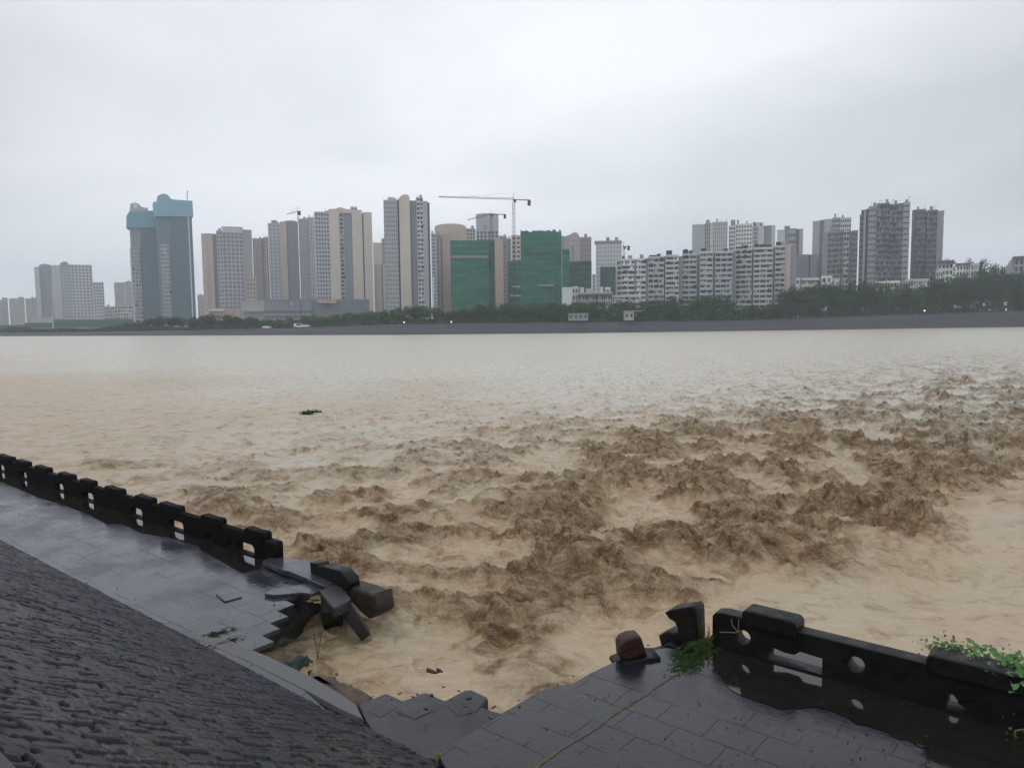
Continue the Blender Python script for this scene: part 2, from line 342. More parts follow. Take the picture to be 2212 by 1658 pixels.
GS = 'long white slab blocks of cluttered balconies'
def building(name, label, group, reg, Y, segs, cat='apartment tower', depth=16, roofkit=True, seed=0):
    rnd = random.Random(sum(map(ord, label)) + seed)
    Y *= {1: 1.4, 2: 1.25, 3: 1.12}.get(reg, 1.0)
    xs = [zp(reg, s[0], s[2])[0] for s in segs] + [zp(reg, s[1], s[2])[0] for s in segs]
    xc = (min(xs) + max(xs)) / 2
    O = PY(xc, hor(xc), Y); az = math.atan2(O.x, O.y); g = gz(O.x, O.y) - .5
    O.z = g
    ex = Vector((math.cos(az), -math.sin(az), 0)); ey = Vector((math.sin(az), math.cos(az), 0))
    def loc(x, y):
        px = zp(reg, x, y); d = ray(*px); t = (O - CO).dot(ey) / d.dot(ey); q = CO + d * t - O
        return q.dot(ex), q.z
    root = empty(name, O, -az); tag(root, label, cat, group)
    for i, s in enumerate(segs):
        x0, x1, yt, kind, col = s[:5]; op = s[5] if len(s) > 5 else {}
        if kind == 'poly':
            pts = [loc(px, py) for px, py in op['pts']]
            mb = MB(); off = op.get('off', 0); mb.prism(pts, off, off + op.get('d', depth))
            mb.build(op.get('name', 'wall'), wm(col), root); continue
        a, zt = loc(x0, yt); b, _ = loc(x1, yt); z0 = 0
        if 'bot' in op: z0 = loc((x0 + x1) / 2, op['bot'])[1]
        off = op.get('off', [0, 1.6, .6, 2.2, 1.1][i % 5]); dp = op.get('d', depth)
        W_ = b - a; H_ = zt - z0; fl = op.get('fl', 3.4 * {1: 1.4, 2: 1.2}.get(reg, 1)); nf = max(1, int(H_ / fl)); fh = H_ / nf
        mb = MB(); mats = []
        if kind in ('w', 'n'):
            if kind == 'w':
                mb.box(a, b, off, off + dp, z0, zt)
                if op.get('lines'):
                    for k in range(1, nf): mb.box(a + .1, b - .1, off - .12, off, z0 + k * fh - .12, z0 + k * fh + .12)
                if op.get('cap', 1) and not op.get('arc'): mb.box(a - .15, b + .15, off - .15, off + dp + .15, zt - .6, zt + .25)
            else:
                nx, nz_ = 40, 60
                gx, gz_ = np.meshgrid(np.linspace(a, b, nx), np.linspace(z0, zt, nz_))
                rag = (.9 * perlin(gx / 3.1, gx * 0 + .5, 5) + .5 * perlin(gx / 1.1, gx * 0 + .5, 6)) * (gz_ - z0) / max(H_, 1) * op.get('rag', 1)
                fold = -.35 * np.abs(np.sin((gz_ - z0) / fh * math.pi)) + .45 * perlin(gx / 4, gz_ / 7, 8) + .25 * perlin(gx / 1.3, gz_ / 9, 9)
                Vn = np.stack([gx, off + fold, gz_ + rag], -1)
                sheet = grid_mesh('safety_net', Vn, nz_, nx, net_mat(col), root)
                mb.box(a + .2, b - .2, off + .9, off + dp, z0, zt - 1.2)
            mb.build('wall', wm(col if kind == 'w' else 'netdark'), root)
            if op.get('arc'):
                mc = MB(); pts = [(a, zt)] + [(a + W_ * (.5 - .5 * math.cos(math.pi * k / 10)), zt + op['arc'] * math.sin(math.pi * k / 10)) for k in range(1, 10)] + [(b, zt)]
                mc.prism(pts[::-1], off - .05, off + dp * .7); mc.build('curved_roof', wm(col), root)
            continue
        core = MB(); core.box(a, b, off + .5, off + dp, z0, zt); core.box(a - .1, b + .1, off - .1, off + dp, zt, zt + .7)
        cw = core.build('wall', wm(op.get('core', col)), root)
        gl = MB(); gl.box(a + .15, b - .15, off + .3, off + .499, z0, zt - .1); gl.build('window', op.get('gm', M_GL), cw)
        n = op.get('n', max(1, round(W_ / 3.6))); pw = W_ / n
        if kind in ('g', 'b'):
            sp_ = op.get('sp', .42) * fh
            for k in range(nf + 1):
                zz = z0 + k * fh
                if kind == 'b': mb.box(a, b, off - .75, off + .3, zz - sp_ * .5, min(zz + sp_ * .5, zt))
                else: mb.box(a, b, off, off + .3, zz - sp_ * .5, min(zz + sp_ * .5, zt))
            for k in range(n + 1):
                w2 = op.get('pier', .2) * pw; xx = a + k * pw
                mb.box(max(a, xx - w2), min(b, xx + w2), off - .12, off + .3, z0, zt)
            cl = op.get('cl', .0)
            if cl:
                nb = len(mb.f); mk = MB(); mw = MB()
                for k in range(nf):
                    for j in range(n):
                        q = rnd.random()
                        xx = a + (j + rnd.uniform(.2, .6)) * pw; zz = z0 + k * fh
                        if q < cl: mk.box(xx, xx + pw * rnd.uniform(.2, .6), off - .9, off - .76 + rnd.random() * .6, zz + sp_ * .5, zz + fh * rnd.uniform(.6, 1.0))
                        elif q < cl * 1.9: mw.box(xx, xx + pw * rnd.uniform(.2, .55), off - .95, off - .77, zz - fh * .1, zz + fh * rnd.uniform(.3, .8))
                for (q_, mi) in ((mk, 1), (mw, 2)):
                    o_ = len(mb.v); mb.v += q_.v; mb.f += [tuple(i + o_ for i in f) for f in q_.f]; mats.append((len(q_.f), mi))
        elif kind == 'v':
            for k in range(n + 1):
                w2 = op.get('pier', .28) * pw; xx = a + k * pw
                mb.box(max(a, xx - w2), min(b, xx + w2), off - (.5 if k % 2 else .2), off + .3, z0, zt)
            for k in range(nf):
                mb.box(a, b, off + .12, off + .3, z0 + k * fh - .35, z0 + k * fh + .35)
        ff = mb.build('facade_frame', wm(col), cw)
        if mats:
            ff.data.materials.append(M_DK); ff.data.materials.append(wm('grey' if col in ('slate', 'grey', 'night', 'steel') else 'silver' if col in ('silver', 'pale') else 'white')); mi = [0] * (len(mb.f) - sum(m_[0] for m_ in mats))
            for c_, k_ in mats: mi += [k_] * c_
            ff.data.polygons.foreach_set('material_index', mi)
        if roofkit and not op.get('bot') and W_ > 3.5:
            rk = MB()
            for k in range(1):
                xx = rnd.uniform(a + .5, b - 2.2); ww = rnd.uniform(1, min(3.5, b - xx - .3)); hh = rnd.uniform(1.2, 3.2)
                rk.box(xx, xx + ww, off + 3, off + 6, zt + .7, zt + .7 + hh)
            rk.build('roof_tank', wm('grey'), cw)
            an = MB()
            for k in range(1):
                xx = rnd.uniform(a + .3, b - .3); hh = rnd.uniform(1.5, 4)
                an.bar((xx, off + 2, zt + .6), (xx, off + 2, zt + .7 + hh), .12, n=4)
                if rnd.random() < .5: an.bar((xx, off + 2, zt + .5 + hh), (xx + rnd.uniform(1, 2.5), off + 2, zt + .3 + hh), .1, n=4)
            an.build('antenna', M_ST, cw)
            if group == GS:
                rs = MB(); xx = a + .4
                while xx < b - 3:
                    ww = rnd.uniform(1.5, 4)
                    if rnd.random() < .7: rs.box(xx, min(xx + ww, b - .2), off + .6, off + 5, zt + .7, zt + rnd.uniform(1.5, 3.4))
                    xx += ww + rnd.uniform(.05, 1)
                if rs.v: rs.build('rooftop_shed', M_DK, cw)
    return root, loc, O, az
_nm = {}
def net_mat(col):
    if col in _nm: return _nm[col]
    c = WALL[col]
    m = bpy.data.materials.new('green_mesh_' + col); m.use_nodes = True; n = m.node_tree.nodes; l = m.node_tree.links; b = n['Principled BSDF']
    b.inputs['Roughness'].default_value = .8
    g = n.new('ShaderNodeTexCoord'); s = n.new('ShaderNodeSeparateXYZ'); l.new(g.outputs['Object'], s.inputs[0])
    wv = n.new('ShaderNodeTexNoise'); wv.inputs['Scale'].default_value = 1; mp_ = n.new('ShaderNodeMapping'); mp_.inputs['Scale'].default_value = (.03, .03, .32)
    l.new(g.outputs['Object'], mp_.inputs[0]); l.new(mp_.outputs[0], wv.inputs['Vector']); wv.inputs['Detail'].default_value = 5
    r = n.new('ShaderNodeValToRGB'); r.color_ramp.elements[0].position = .34; r.color_ramp.elements[0].color = (c[0] * .9, c[1] * .62, c[2] * .75, 1)
    r.color_ramp.elements[1].position = .66; r.color_ramp.elements[1].color = (c[0] * 1.1, c[1] * 1.2, c[2] * 1.1, 1)
    l.new(wv.outputs['Fac'], r.inputs[0]); l.new(r.outputs[0], b.inputs['Base Color']); _nm[col] = m
    return m

A = 'apartment_tower'
G1 = 'low hazy blocks at the far left of the skyline'
B = building
# --- far left
B('apartment_block', 'hazy taupe block cut off by the left edge of the skyline', G1, 1, 1000, [(-200, 20, 1230, 'w', 'taupe', {'arc': 1}), (20, 78, 1205, 'w', 'taupe')], 'apartment block')
B('apartment_block', 'hazy lilac block with two curved roofs left of the pale tower cluster', G1, 1, 1000, [(90, 180, 1222, 'w', 'taupe', {'arc': 2}), (180, 250, 1208, 'w', 'taupe', {'arc': 2})], 'apartment block')
B('apartment_block', 'hazy grey block touching the left side of the pale tower cluster', G1, 1, 950, [(258, 320, 1215, 'w', 'taupe'), (320, 370, 1207, 'v', 'pale', {'gm': M_GL2})], 'apartment block')
B(A, 'pale tower with blank curved-roof flank at the left of the hazy cluster', None, 1, 860, [(350, 400, 890, 'w', 'light'), (400, 528, 880, 'w', 'grey', {'arc': 4, 'lines': 1, 'off': 3}), (528, 612, 872, 'w', 'light', {'off': 0, 'lines': 1})])
B(A, 'pale hazy tower with a dark curved cap and white gridded windows', None, 1, 850, [(612, 726, 862, 'g', 'silver', {'gm': M_GL2, 'off': 2, 'sp': .45}), (726, 945, 868, 'g', 'light', {'n': 6, 'sp': .5, 'pier': .22}),
  (612, 690, 862, 'poly', 'slate', {'pts': [(612, 862), (690, 862), (690, 838), (660, 834), (635, 840)], 'name': 'curved_roof', 'off': 1})])
B(A, 'short pale tower stepping down on the right of the hazy cluster', None, 1, 850, [(955, 1066, 1050, 'g', 'light', {'n': 4, 'sp': .5})])
B('office_block', 'small hazy tower with a blank taupe flank beside the blue-capped towers', None, 1, 900, [(1172, 1265, 1050, 'w', 'taupe'), (1265, 1295, 1046, 'w', 'light'), (1295, 1375, 1040, 'g', 'pale', {'gm': M_GL2})], 'office block')
B('low_building', 'low pale housing row between the hazy cluster and the blue-capped towers', None, 1, 800, [(1072, 1175, 1300, 'b', 'pale', {'cl': .3}), (1175, 1376, 1290, 'b', 'cream', {'cl': .3})], 'low building', depth=12)
B('low_building', 'long low white podium at the foot of the hazy cluster', None, 1, 830, [(330, 545, 1405, 'w', 'silver'), (545, 1075, 1412, 'w', 'silver')], 'podium', depth=12, roofkit=False)
B('site_hoarding', 'long teal hoarding wall on the bank under the hazy cluster', None, 1, 640, [(548, 1388, 1432, 'n', 'netdark', {'rag': .3, 'fl': 6}), (250, 545, 1465, 'n', 'netdark', {'rag': .3, 'off': 3}), (-300, 250, 1490, 'n', 'netdark', {'rag': .3})], 'hoarding', depth=4)

# twin glazed towers with cyan wrap
rt, loc, O, az = B('glass_tower', 'left of the twin dark glass towers, with a cyan wrap near its top', 'twin towers under construction', 1, 640,
  [(1345, 1440, 690, 'b', 'silver', {'off': 1, 'cl': .25, 'gm': M_GL2}), (1345, 1440, 486, 'w', 'grey', {'bot': 690, 'off': 1.5, 'lines': 1}), (1440, 1620, 486, 'w', 'glass', {'off': 0, 'lines': 1, 'cap': 0}),
   (0, 0, 0, 'poly', 'cyan2', {'pts': [(1308, 470), (1325, 490), (1610, 485), (1610, 310), (1330, 322), (1308, 350)], 'off': -1.2, 'name': 'cyan_wrap'}),
   (0, 0, 0, 'poly', 'silver', {'pts': [(1330, 320), (1525, 308), (1525, 280), (1470, 275), (1440, 255), (1420, 232), (1385, 224), (1345, 238), (1338, 290)], 'off': 2, 'd': 8, 'name': 'roof_crown'})], 'glass tower', roofkit=False, depth=22)
mb = MB()
for k in range(5):
    a_, z_ = loc(1345 + 12 * k, 250 + 14 * k); b_, z2_ = loc(1345 + 12 * k, 315); mb.bar((a_, 1.5, z2_), (a_, 1.5, z_), .25, n=4)
a_, z_ = loc(1395, 262); mb.box(a_ - 2, a_ + 2, 1.2, 1.9, z_ - 3, z_ + 3); mb.build('roof_scaffold', wm('white'), rt)
rt, loc, O, az = B('glass_tower', 'taller right twin glass tower under a stepped light cyan wrap', 'twin towers under construction', 1, 625,
  [(1620, 1645, 372, 'w', 'pane', {'off': .3, 'cap': 0}), (1645, 1750, 372, 'w', 'pane', {'off': 1.2, 'cap': 0}), (1645, 1735, 660, 'b', 'silver', {'off': 0, 'gm': M_GL2, 'cl': .2, 'd': 1.2, 'sp': .4}), (1750, 1972, 372, 'w', 'glass', {'off': 0, 'lines': 1, 'cap': 0}), (1930, 1942, 372, 'w', 'white', {'off': -1, 'd': 1, 'cap': 0}),
   (0, 0, 0, 'poly', 'cyan', {'pts': [(1600, 370), (1988, 374), (1978, 212), (1782, 198), (1755, 190), (1735, 160), (1700, 138), (1665, 140), (1625, 156), (1622, 222), (1580, 220), (1590, 300)], 'off': -1.5, 'name': 'cyan_wrap'})], 'glass tower', roofkit=False, depth=24)
mb = MB(); a_, z_ = loc(1928, 105); b_, z2_ = loc(1926, 215); mb.bar((b_, 3, z2_ - 4), (a_, 3, z_), .45, n=5); mb.bar((a_, 3, z_), (a_ + 1.8, 3, z_ - .3), .4, n=5); mb.build('antenna', M_ST, rt)
B('apartment_block', 'distant pale block in the gap right of the twin glass towers', None, 1, 900, [(2030, 2110, 1180, 'g', 'pale', {'gm': M_GL2, 'cl': .2, 'arc': 1})], 'apartment block')

# --- region 2
B(A, 'broad pinkish tower with a flat white roof frame, first right of the twin glass towers', None, 2, 600,
  [(172, 225, 548, 'w', 'tan'), (225, 290, 546, 'w', 'pink', {'off': .5}), (290, 328, 548, 'w', 'slate', {'off': 3}), (328, 388, 517, 'g', 'lilac', {'off': 1.5, 'gm': M_GL2}), (388, 600, 515, 'g', 'lilac', {'n': 5, 'gm': M_GL2, 'off': .5, 'sp': .3, 'pier': .16}),
   (384, 600, 474, 'w', 'light', {'bot': 540, 'off': 0, 'd': 12}), (600, 692, 506, 'w', 'taupe', {'off': 1.2, 'lines': 1}), (636, 735, 1000, 'g', 'tan', {'off': .8, 'gm': M_GL2, 'd': 12})])
B('low_building', 'low pink podium with a white canopy below the broad pinkish tower', None, 2, 560, [(225, 575, 1318, 'w', 'pink', {'lines': 1}), (230, 408, 1322, 'w', 'white', {'bot': 1345, 'off': -2, 'd': 3}), (225, 250, 1322, 'w', 'white', {'off': -2, 'd': 2})], 'podium', roofkit=False)
B(A, 'shorter tower of dark vertical stripes behind the pinkish tower', None, 2, 680, [(700, 800, 600, 'v', 'taupe', {'gm': M_GL2, 'n': 4}), (800, 812, 592, 'w', 'slate', {'off': 3}), (812, 862, 588, 'v', 'tan', {'gm': M_GL2, 'n': 2})])
B(A, 'grey tower with one beige fin and rounded grey roofs', None, 2, 660, [(864, 985, 445, 'g', 'lilac', {'gm': M_GL2, 'sp': .55, 'pier': .3}), (985, 1048, 425, 'w', 'tan', {'off': 0}), (1048, 1165, 425, 'w', 'slate', {'lines': 1, 'off': 2, 'arc': 2}),
  (0, 0, 0, 'poly', 'grey', {'pts': [(1000, 430), (1140, 445), (1115, 418), (1070, 410), (1020, 418)], 'off': 1, 'd': 8, 'name': 'curved_roof'}), (0, 0, 0, 'poly', 'grey', {'pts': [(893, 445), (980, 445), (955, 412), (930, 404), (900, 407)], 'off': 3, 'd': 6, 'name': 'curved_roof'})])
B(A, 'pale finely striped tower squeezed between the grey and the beige-finned towers', None, 2, 670, [(1178, 1262, 400, 'v', 'silver', {'n': 5, 'gm': M_GL2}), (1262, 1348, 380, 'v', 'light', {'n': 5, 'gm': M_GL2})])
B(A, 'widest beige-finned tower with a dark slot down its right side', None, 2, 590,
  [(1342, 1488, 325, 'g', 'lilac', {'n': 5, 'sp': .45, 'pier': .22, 'off': 1}), (1488, 1590, 295, 'w', 'beige', {'off': 0}), (1590, 1640, 335, 'b', 'silver', {'off': 2.5, 'cl': .3}), (1590, 1722, 295, 'w', 'beige', {'bot': 335, 'off': .5}), (1640, 1722, 338, 'w', 'slate', {'off': 2, 'lines': 1}),
   (1722, 1826, 303, 'w', 'beige', {'off': 0}), (1826, 1842, 345, 'w', 'dark', {'off': 3.2}), (1842, 1928, 328, 'w', 'beige', {'off': .4}), (1716, 1782, 268, 'g', 'cream', {'bot': 303, 'off': 4, 'd': 6}),
   (0, 0, 0, 'poly', 'beige', {'pts': [(1488, 300), (1722, 305), (1660, 292), (1630, 278), (1595, 274), (1565, 286)], 'off': 1, 'd': 8, 'name': 'curved_roof'})])
B('shopping_mall', 'long dark blue grey shopping podium under the beige-finned towers', None, 2, 540,
  [(590, 825, 1236, 'w', 'taupe', {'lines': 1}), (825, 1310, 1225, 'w', 'slate', {'off': 1}), (825, 1310, 1325, 'g', 'grey', {'off': -3, 'd': 4, 'n': 22}), (1310, 1905, 1228, 'g', 'slate', {'n': 30, 'fl': 5, 'gm': M_GL2}), (1370, 1560, 1225, 'w', 'pink', {'bot': 1262, 'off': -1.5, 'd': 2}), (600, 825, 1330, 'w', 'silver', {'bot': 1350, 'off': -3, 'd': 4}), (1085, 1120, 1250, 'w', 'silver', {'bot': 1285, 'off': .2, 'd': 1, 'cap': 0})], 'shopping podium', roofkit=False)
B(A, 'low blank taupe tower set back beside the beige-finned tower', None, 2, 700, [(1940, 2030, 642, 'w', 'beige'), (2028, 2075, 600, 'v', 'tan', {'gm': M_GL2})])
B('apartment_block', 'lowest tan block wedged before the slender ribbed tower', None, 2, 620, [(1955, 2020, 868, 'w', 'tan', {'arc': 1}), (2018, 2085, 860, 'v', 'tan', {'gm': M_GL2})], 'apartment block')

# --- region 3
B(A, 'tallest slender ribbed tower with a rounded beige fin', None, 3, 520,
  [(192, 335, 208, 'g', 'silver', {'gm': M_GL2, 'n': 6, 'sp': .5, 'pier': .28, 'off': .8}), (335, 356, 200, 'w', 'dark', {'off': 3}), (352, 462, 188, 'w', 'beige', {'off': 0, 'cap': 0}),
   (0, 0, 0, 'poly', 'beige', {'pts': [(335, 200), (462, 190), (458, 160), (440, 146), (410, 143), (375, 158), (350, 185)], 'off': -.2, 'd': 10, 'name': 'curved_roof'}),
   (462, 532, 205, 'w', 'slate', {'off': 2.5, 'lines': 1}), (532, 598, 175, 'b', 'light', {'off': 1, 'cl': .35, 'n': 2}), (598, 645, 215, 'w', 'silver', {'off': .2}), (645, 668, 228, 'w', 'dark', {'off': 2.2}),
   (0, 0, 0, 'poly', 'pale', {'pts': [(235, 205), (330, 205), (325, 185), (290, 165), (236, 165)], 'off': 3, 'd': 6, 'name': 'roof_crown'})])
B(A, 'narrow grey windowed tower immediately right of the ribbed tower', None, 3, 640, [(682, 735, 553, 'g', 'pale', {'gm': M_GL2}), (735, 800, 560, 'g', 'taupe', {'gm': M_GL2, 'off': 1})])
B('office_block', 'hazy beige block with a shallow arched roof behind the green netting', None, 3, 680, [(720, 1045, 480, 'w', 'tan', {'arc': 3.5, 'lines': 1}), (1045, 1140, 500, 'g', 'tan', {'n': 3, 'off': .2, 'gm': M_GL})], 'office block')
B('office_block', 'plain pinkish column block left of the wide green netted block', None, 3, 560, [(803, 890, 555, 'w', 'pink'), (735, 803, 600, 'v', 'taupe', {'off': 2, 'gm': M_GL2})], 'office block')
B(A, 'tall blank grey tower rising behind the wide green netted block', None, 3, 640, [(1145, 1376, 520, 'g', 'silver', {'n': 6, 'sp': .3, 'off': 0}), (1145, 1376, 348, 'w', 'silver', {'bot': 520, 'off': .01, 'arc': .8}), (1222, 1250, 465, 'g', 'grey', {'bot': 498, 'off': -.2, 'd': 1, 'n': 2})], roofkit=False)
B('netted_building', 'wide low block wrapped in green safety netting', 'blocks wrapped in green netting', 3, 500, [(880, 1275, 615, 'n', 'net', {'off': 0, 'rag': .5}), (1275, 1338, 618, 'n', 'netdark', {'off': 1.5}), (895, 1275, 775, 'w', 'slate', {'bot': 800, 'off': -.8, 'd': 1, 'cap': 0})], 'netted building', roofkit=False)
B(A, 'taupe pink tower between the two big green netted blocks', None, 3, 580, [(1340, 1425, 600, 'w', 'pink', {'off': .3}), (1378, 1462, 575, 'g', 'taupe', {'off': 2, 'gm': M_GL2}), (1460, 1506, 605, 'v', 'slate', {'gm': M_GL2})])
B('concrete_shell', 'bare beige concrete frame standing in green netting up to its waist', None, 3, 530, [(1508, 1605, 572, 'g', 'beige', {'n': 2, 'sp': .5, 'pier': .25}), (1468, 1608, 830, 'n', 'net', {'off': -1.5, 'rag': .2}), (1520, 1610, 1088, 'w', 'white', {'bot': 1100, 'off': -3, 'd': 1, 'cap': 0}), (1500, 1610, 1182, 'w', 'white', {'bot': 1194, 'off': -3, 'd': 1, 'cap': 0})], 'unfinished building', roofkit=False)
B('netted_building', 'tallest green netted block with a ragged top edge', 'blocks wrapped in green netting', 3, 480, [(1603, 1970, 520, 'n', 'net', {'off': 0, 'rag': 1.3}), (1970, 2024, 522, 'n', 'net', {'off': .8}), (1640, 1975, 742, 'w', 'netdark', {'bot': 752, 'off': -.9, 'd': 1, 'cap': 0}), (1780, 1950, 1076, 'w', 'silver', {'bot': 1086, 'off': -.9, 'd': 1, 'cap': 0}), (2022, 2032, 560, 'w', 'white', {'off': 2, 'd': 2, 'cap': 0}), (1603, 1612, 508, 'w', 'netdark', {'bot': 530, 'off': 0, 'd': 1, 'cap': 0}), (2000, 2016, 506, 'w', 'netdark', {'bot': 530, 'off': 0, 'd': 1, 'cap': 0})], 'netted building', roofkit=False)
# --- region 4
B('unfinished_tower', 'grey tower with a humped roof, green netting round its lower half', None, 4, 540,
  [(305, 440, 455, 'w', 'taupe', {'off': .2, 'cap': 0}), (0, 0, 0, 'poly', 'taupe', {'pts': [(305, 500), (526, 500), (520, 450), (500, 415), (460, 402), (425, 415), (385, 440), (345, 450), (306, 450)], 'off': 0, 'd': 12, 'name': 'roof_crown'}),
   (428, 446, 565, 'w', 'slate', {'off': -.3, 'd': 1, 'cap': 0}), (446, 530, 500, 'w', 'taupe', {'off': .3, 'lines': 1, 'cap': 0}), (530, 666, 472, 'v', 'taupe', {'off': 1, 'n': 7, 'gm': M_GL2}), (584, 616, 420, 'w', 'grey', {'bot': 472, 'off': 4, 'd': 5}),
   (398, 668, 766, 'n', 'netdark', {'off': -1.8, 'rag': .2})], 'unfinished tower', roofkit=False)
B('netted_building', 'small green netted block leaning against the humped-roof tower', 'blocks wrapped in green netting', 4, 500, [(306, 398, 612, 'n', 'net', {'off': 0, 'rag': .6})], 'netted building', roofkit=False)
B(A, 'lone pale windowless-flanked tower with a small roof box, netting at its foot', None, 4, 640, [(722, 1040, 520, 'g', 'light', {'n': 9, 'sp': .62, 'pier': .34, 'gm': M_GL2, 'off': 0}), (848, 892, 466, 'g', 'pale', {'bot': 512, 'off': 4, 'd': 6}), (706, 1042, 512, 'w', 'grey', {'bot': 530, 'off': -.8, 'd': 18, 'cap': 0}), (778, 965, 832, 'n', 'netdark', {'off': -2, 'rag': .3})])
B('apartment_block', 'tiny pale teal block in the gap beside the lone pale tower', None, 4, 800, [(676, 720, 928, 'g', 'pale', {'gm': M_GL2})], 'apartment block', roofkit=False)
B('site_office', 'bright white blank box building at the foot of the netted blocks', None, 4, 430, [(306, 430, 1088, 'w', 'white', {'off': 0})], 'site office', roofkit=False, depth=10)
B('low_building', 'long low cream building with a busy dark window row', None, 4, 440, [(430, 500, 1085, 'g', 'cream', {'n': 2}), (500, 925, 1165, 'g', 'cream', {'n': 16, 'cl': .4}), (500, 925, 1150, 'w', 'silver', {'bot': 1168, 'off': -1.5, 'd': 12}), (925, 1290, 1190, 'b', 'pale', {'cl': .5, 'off': 2}), (520, 570, 1082, 'w', 'cream', {'off': 5, 'd': 4}), (595, 672, 1095, 'w', 'silver', {'off': 6, 'd': 4}), (770, 812, 1078, 'w', 'cream', {'off': 6, 'd': 4}), (838, 900, 1090, 'g', 'white', {'off': 5, 'd': 4})], 'low building', roofkit=False, depth=12)
GS = 'long white slab blocks of cluttered balconies'
def slab(label, reg, segs, Y=440):
    S = []
    for i, (a_, b_, yt, dark) in enumerate(segs):
        if dark: S.append((a_, b_, yt, 'w', 'slate', {'off': 2.5}))
        else: S.append((a_, b_, yt, 'b', ['silver', 'light', 'pale', 'light'][i % 4], {'off': [0, .9][i % 2], 'cl': .42, 'sp': .5, 'pier': .1, 'fl': 2.9}))
    return B('slab_block', label, GS, reg, Y, S, 'slab block', depth=12)
slab('left end of the white slab housing, half behind green netting', 4, [(985, 1035, 752, 0), (1035, 1200, 742, 0), (1200, 1215, 742, 1), (1215, 1340, 738, 0), (1340, 1370, 722, 1)])
slab('middle white slab block below the dark rooftop sheds, right of the netting', 4, [(1370, 1565, 718, 0), (1565, 1582, 700, 1), (1582, 1690, 695, 0), (1690, 1748, 692, 0), (1748, 1785, 700, 1)])
slab('white slab block directly under the pale high towers', 5, [(75, 250, 735, 0), (250, 288, 735, 1), (288, 440, 708, 0), (440, 464, 708, 1), (464, 668, 706, 0), (668, 702, 690, 1)])
rt, loc, O, az = slab('right end of the slab housing with a blank beige gable', 5, [(702, 892, 678, 0), (892, 915, 668, 1), (915, 1140, 662, 0), (1140, 1165, 650, 1), (1165, 1280, 638, 0)])
B('stair_block', 'blank beige gable block closing the slab housing on the right', None, 5, 436, [(1280, 1348, 622, 'w', 'tan', {'off': 0}), (1348, 1410, 625, 'w', 'grey', {'off': 2})], 'stair block', roofkit=False)
# --- region 5
GH = 'pale hazy towers behind the slab housing'
B(A, 'leftmost pale tower behind the slab housing, with a broad blank flank', GH, 5, 640, [(195, 345, 385, 'w', 'silver'), (345, 405, 365, 'v', 'pale', {'n': 3, 'off': 2}), (405, 440, 362, 'w', 'light', {'off': .3}), (440, 610, 358, 'v', 'light', {'n': 8, 'gm': M_GL2, 'off': 1})])
B(A, 'brightest white gridded tower behind the slab housing', GH, 5, 645, [(622, 700, 405, 'g', 'white', {'n': 3}), (700, 895, 385, 'g', 'white', {'n': 6, 'sp': .55, 'off': 0}), (645, 697, 330, 'v', 'silver', {'bot': 405, 'off': 3, 'd': 5, 'n': 2}), (718, 740, 330, 'v', 'silver', {'bot': 385, 'off': 3, 'd': 4, 'n': 2})])
B(A, 'pale tower with a glassy green front and a framed roof', GH, 5, 640, [(895, 970, 412, 'g', 'silver', {'gm': M_GL2, 'off': 1}), (970, 1030, 402, 'w', 'light', {'off': 0, 'lines': 1}), (905, 1026, 362, 'v', 'light', {'bot': 402, 'off': 4, 'd': 5, 'gm': M_GL2}), (905, 932, 350, 'w', 'slate', {'bot': 400, 'off': 3, 'd': 4})])
B(A, 'plain grey tower with a white right flank behind the slab housing', GH, 5, 645, [(1032, 1120, 397, 'w', 'grey', {'lines': 1}), (1120, 1166, 395, 'w', 'light', {'off': 0})])
B(A, 'grey tower with a framed balcony bay above the beige gable', GH, 5, 560, [(1188, 1278, 447, 'w', 'light', {'off': .5}), (1278, 1412, 435, 'w', 'grey', {'off': 0}), (1322, 1405, 470, 'g', 'silver', {'off': -1, 'bot': 620, 'd': 2, 'n': 4}), (1412, 1446, 435, 'w', 'slate', {'off': 2}), (1446, 1490, 433, 'w', 'silver', {'off': .8}), (1270, 1338, 400, 'g', 'silver', {'bot': 433, 'off': 4, 'd': 5})])
B('office_block', 'low dull grey block with one dark slot in the gap between tower groups', None, 5, 520, [(1408, 1560, 738, 'w', 'slate', {'lines': 1}), (1560, 1572, 736, 'w', 'dark', {'off': 2}), (1572, 1655, 734, 'w', 'grey', {'off': .5, 'lines': 1})], 'office block')
B(A, 'tower with a broad blank beige flank and arched rooftop frame', None, 5, 530, [(1602, 1685, 345, 'w', 'taupe', {'off': 0}), (1685, 1740, 335, 'v', 'grey', {'off': 2, 'gm': M_GL2}), (1740, 1830, 322, 'w', 'silver', {'off': .5, 'lines': 1}), (1830, 1925, 308, 'g', 'silver', {'n': 4, 'off': 1.5}), (1925, 2052, 312, 'g', 'light', {'n': 5, 'off': .6})])
B(A, 'dark densely windowed tower standing before the blank beige flank', None, 5, 490, [(1715, 1780, 485, 'w', 'grey', {'off': .5, 'arc': 1, 'lines': 1}), (1780, 1945, 470, 'g', 'grey', {'n': 7, 'cl': .3, 'off': 1.2, 'sp': .35, 'pier': .15}), (1945, 1965, 458, 'w', 'slate', {'off': 2.5}), (1965, 2030, 458, 'b', 'silver', {'n': 2, 'cl': .4, 'off': .4}), (2030, 2062, 460, 'w', 'slate', {'off': 2.4}), (2062, 2130, 462, 'g', 'grey', {'n': 3, 'cl': .3})])
B('low_building', 'small cluttered white houses just right of the beige gable', None, 5, 432, [(1405, 1450, 1018, 'g', 'white', {'cl': .5}), (1465, 1680, 1018, 'b', 'cream', {'cl': .6, 'n': 9}), (1702, 1830, 992, 'g', 'white', {'cl': .5}), (1830, 1915, 1020, 'g', 'cream', {'cl': .5})], 'house row', depth=8, roofkit=False)
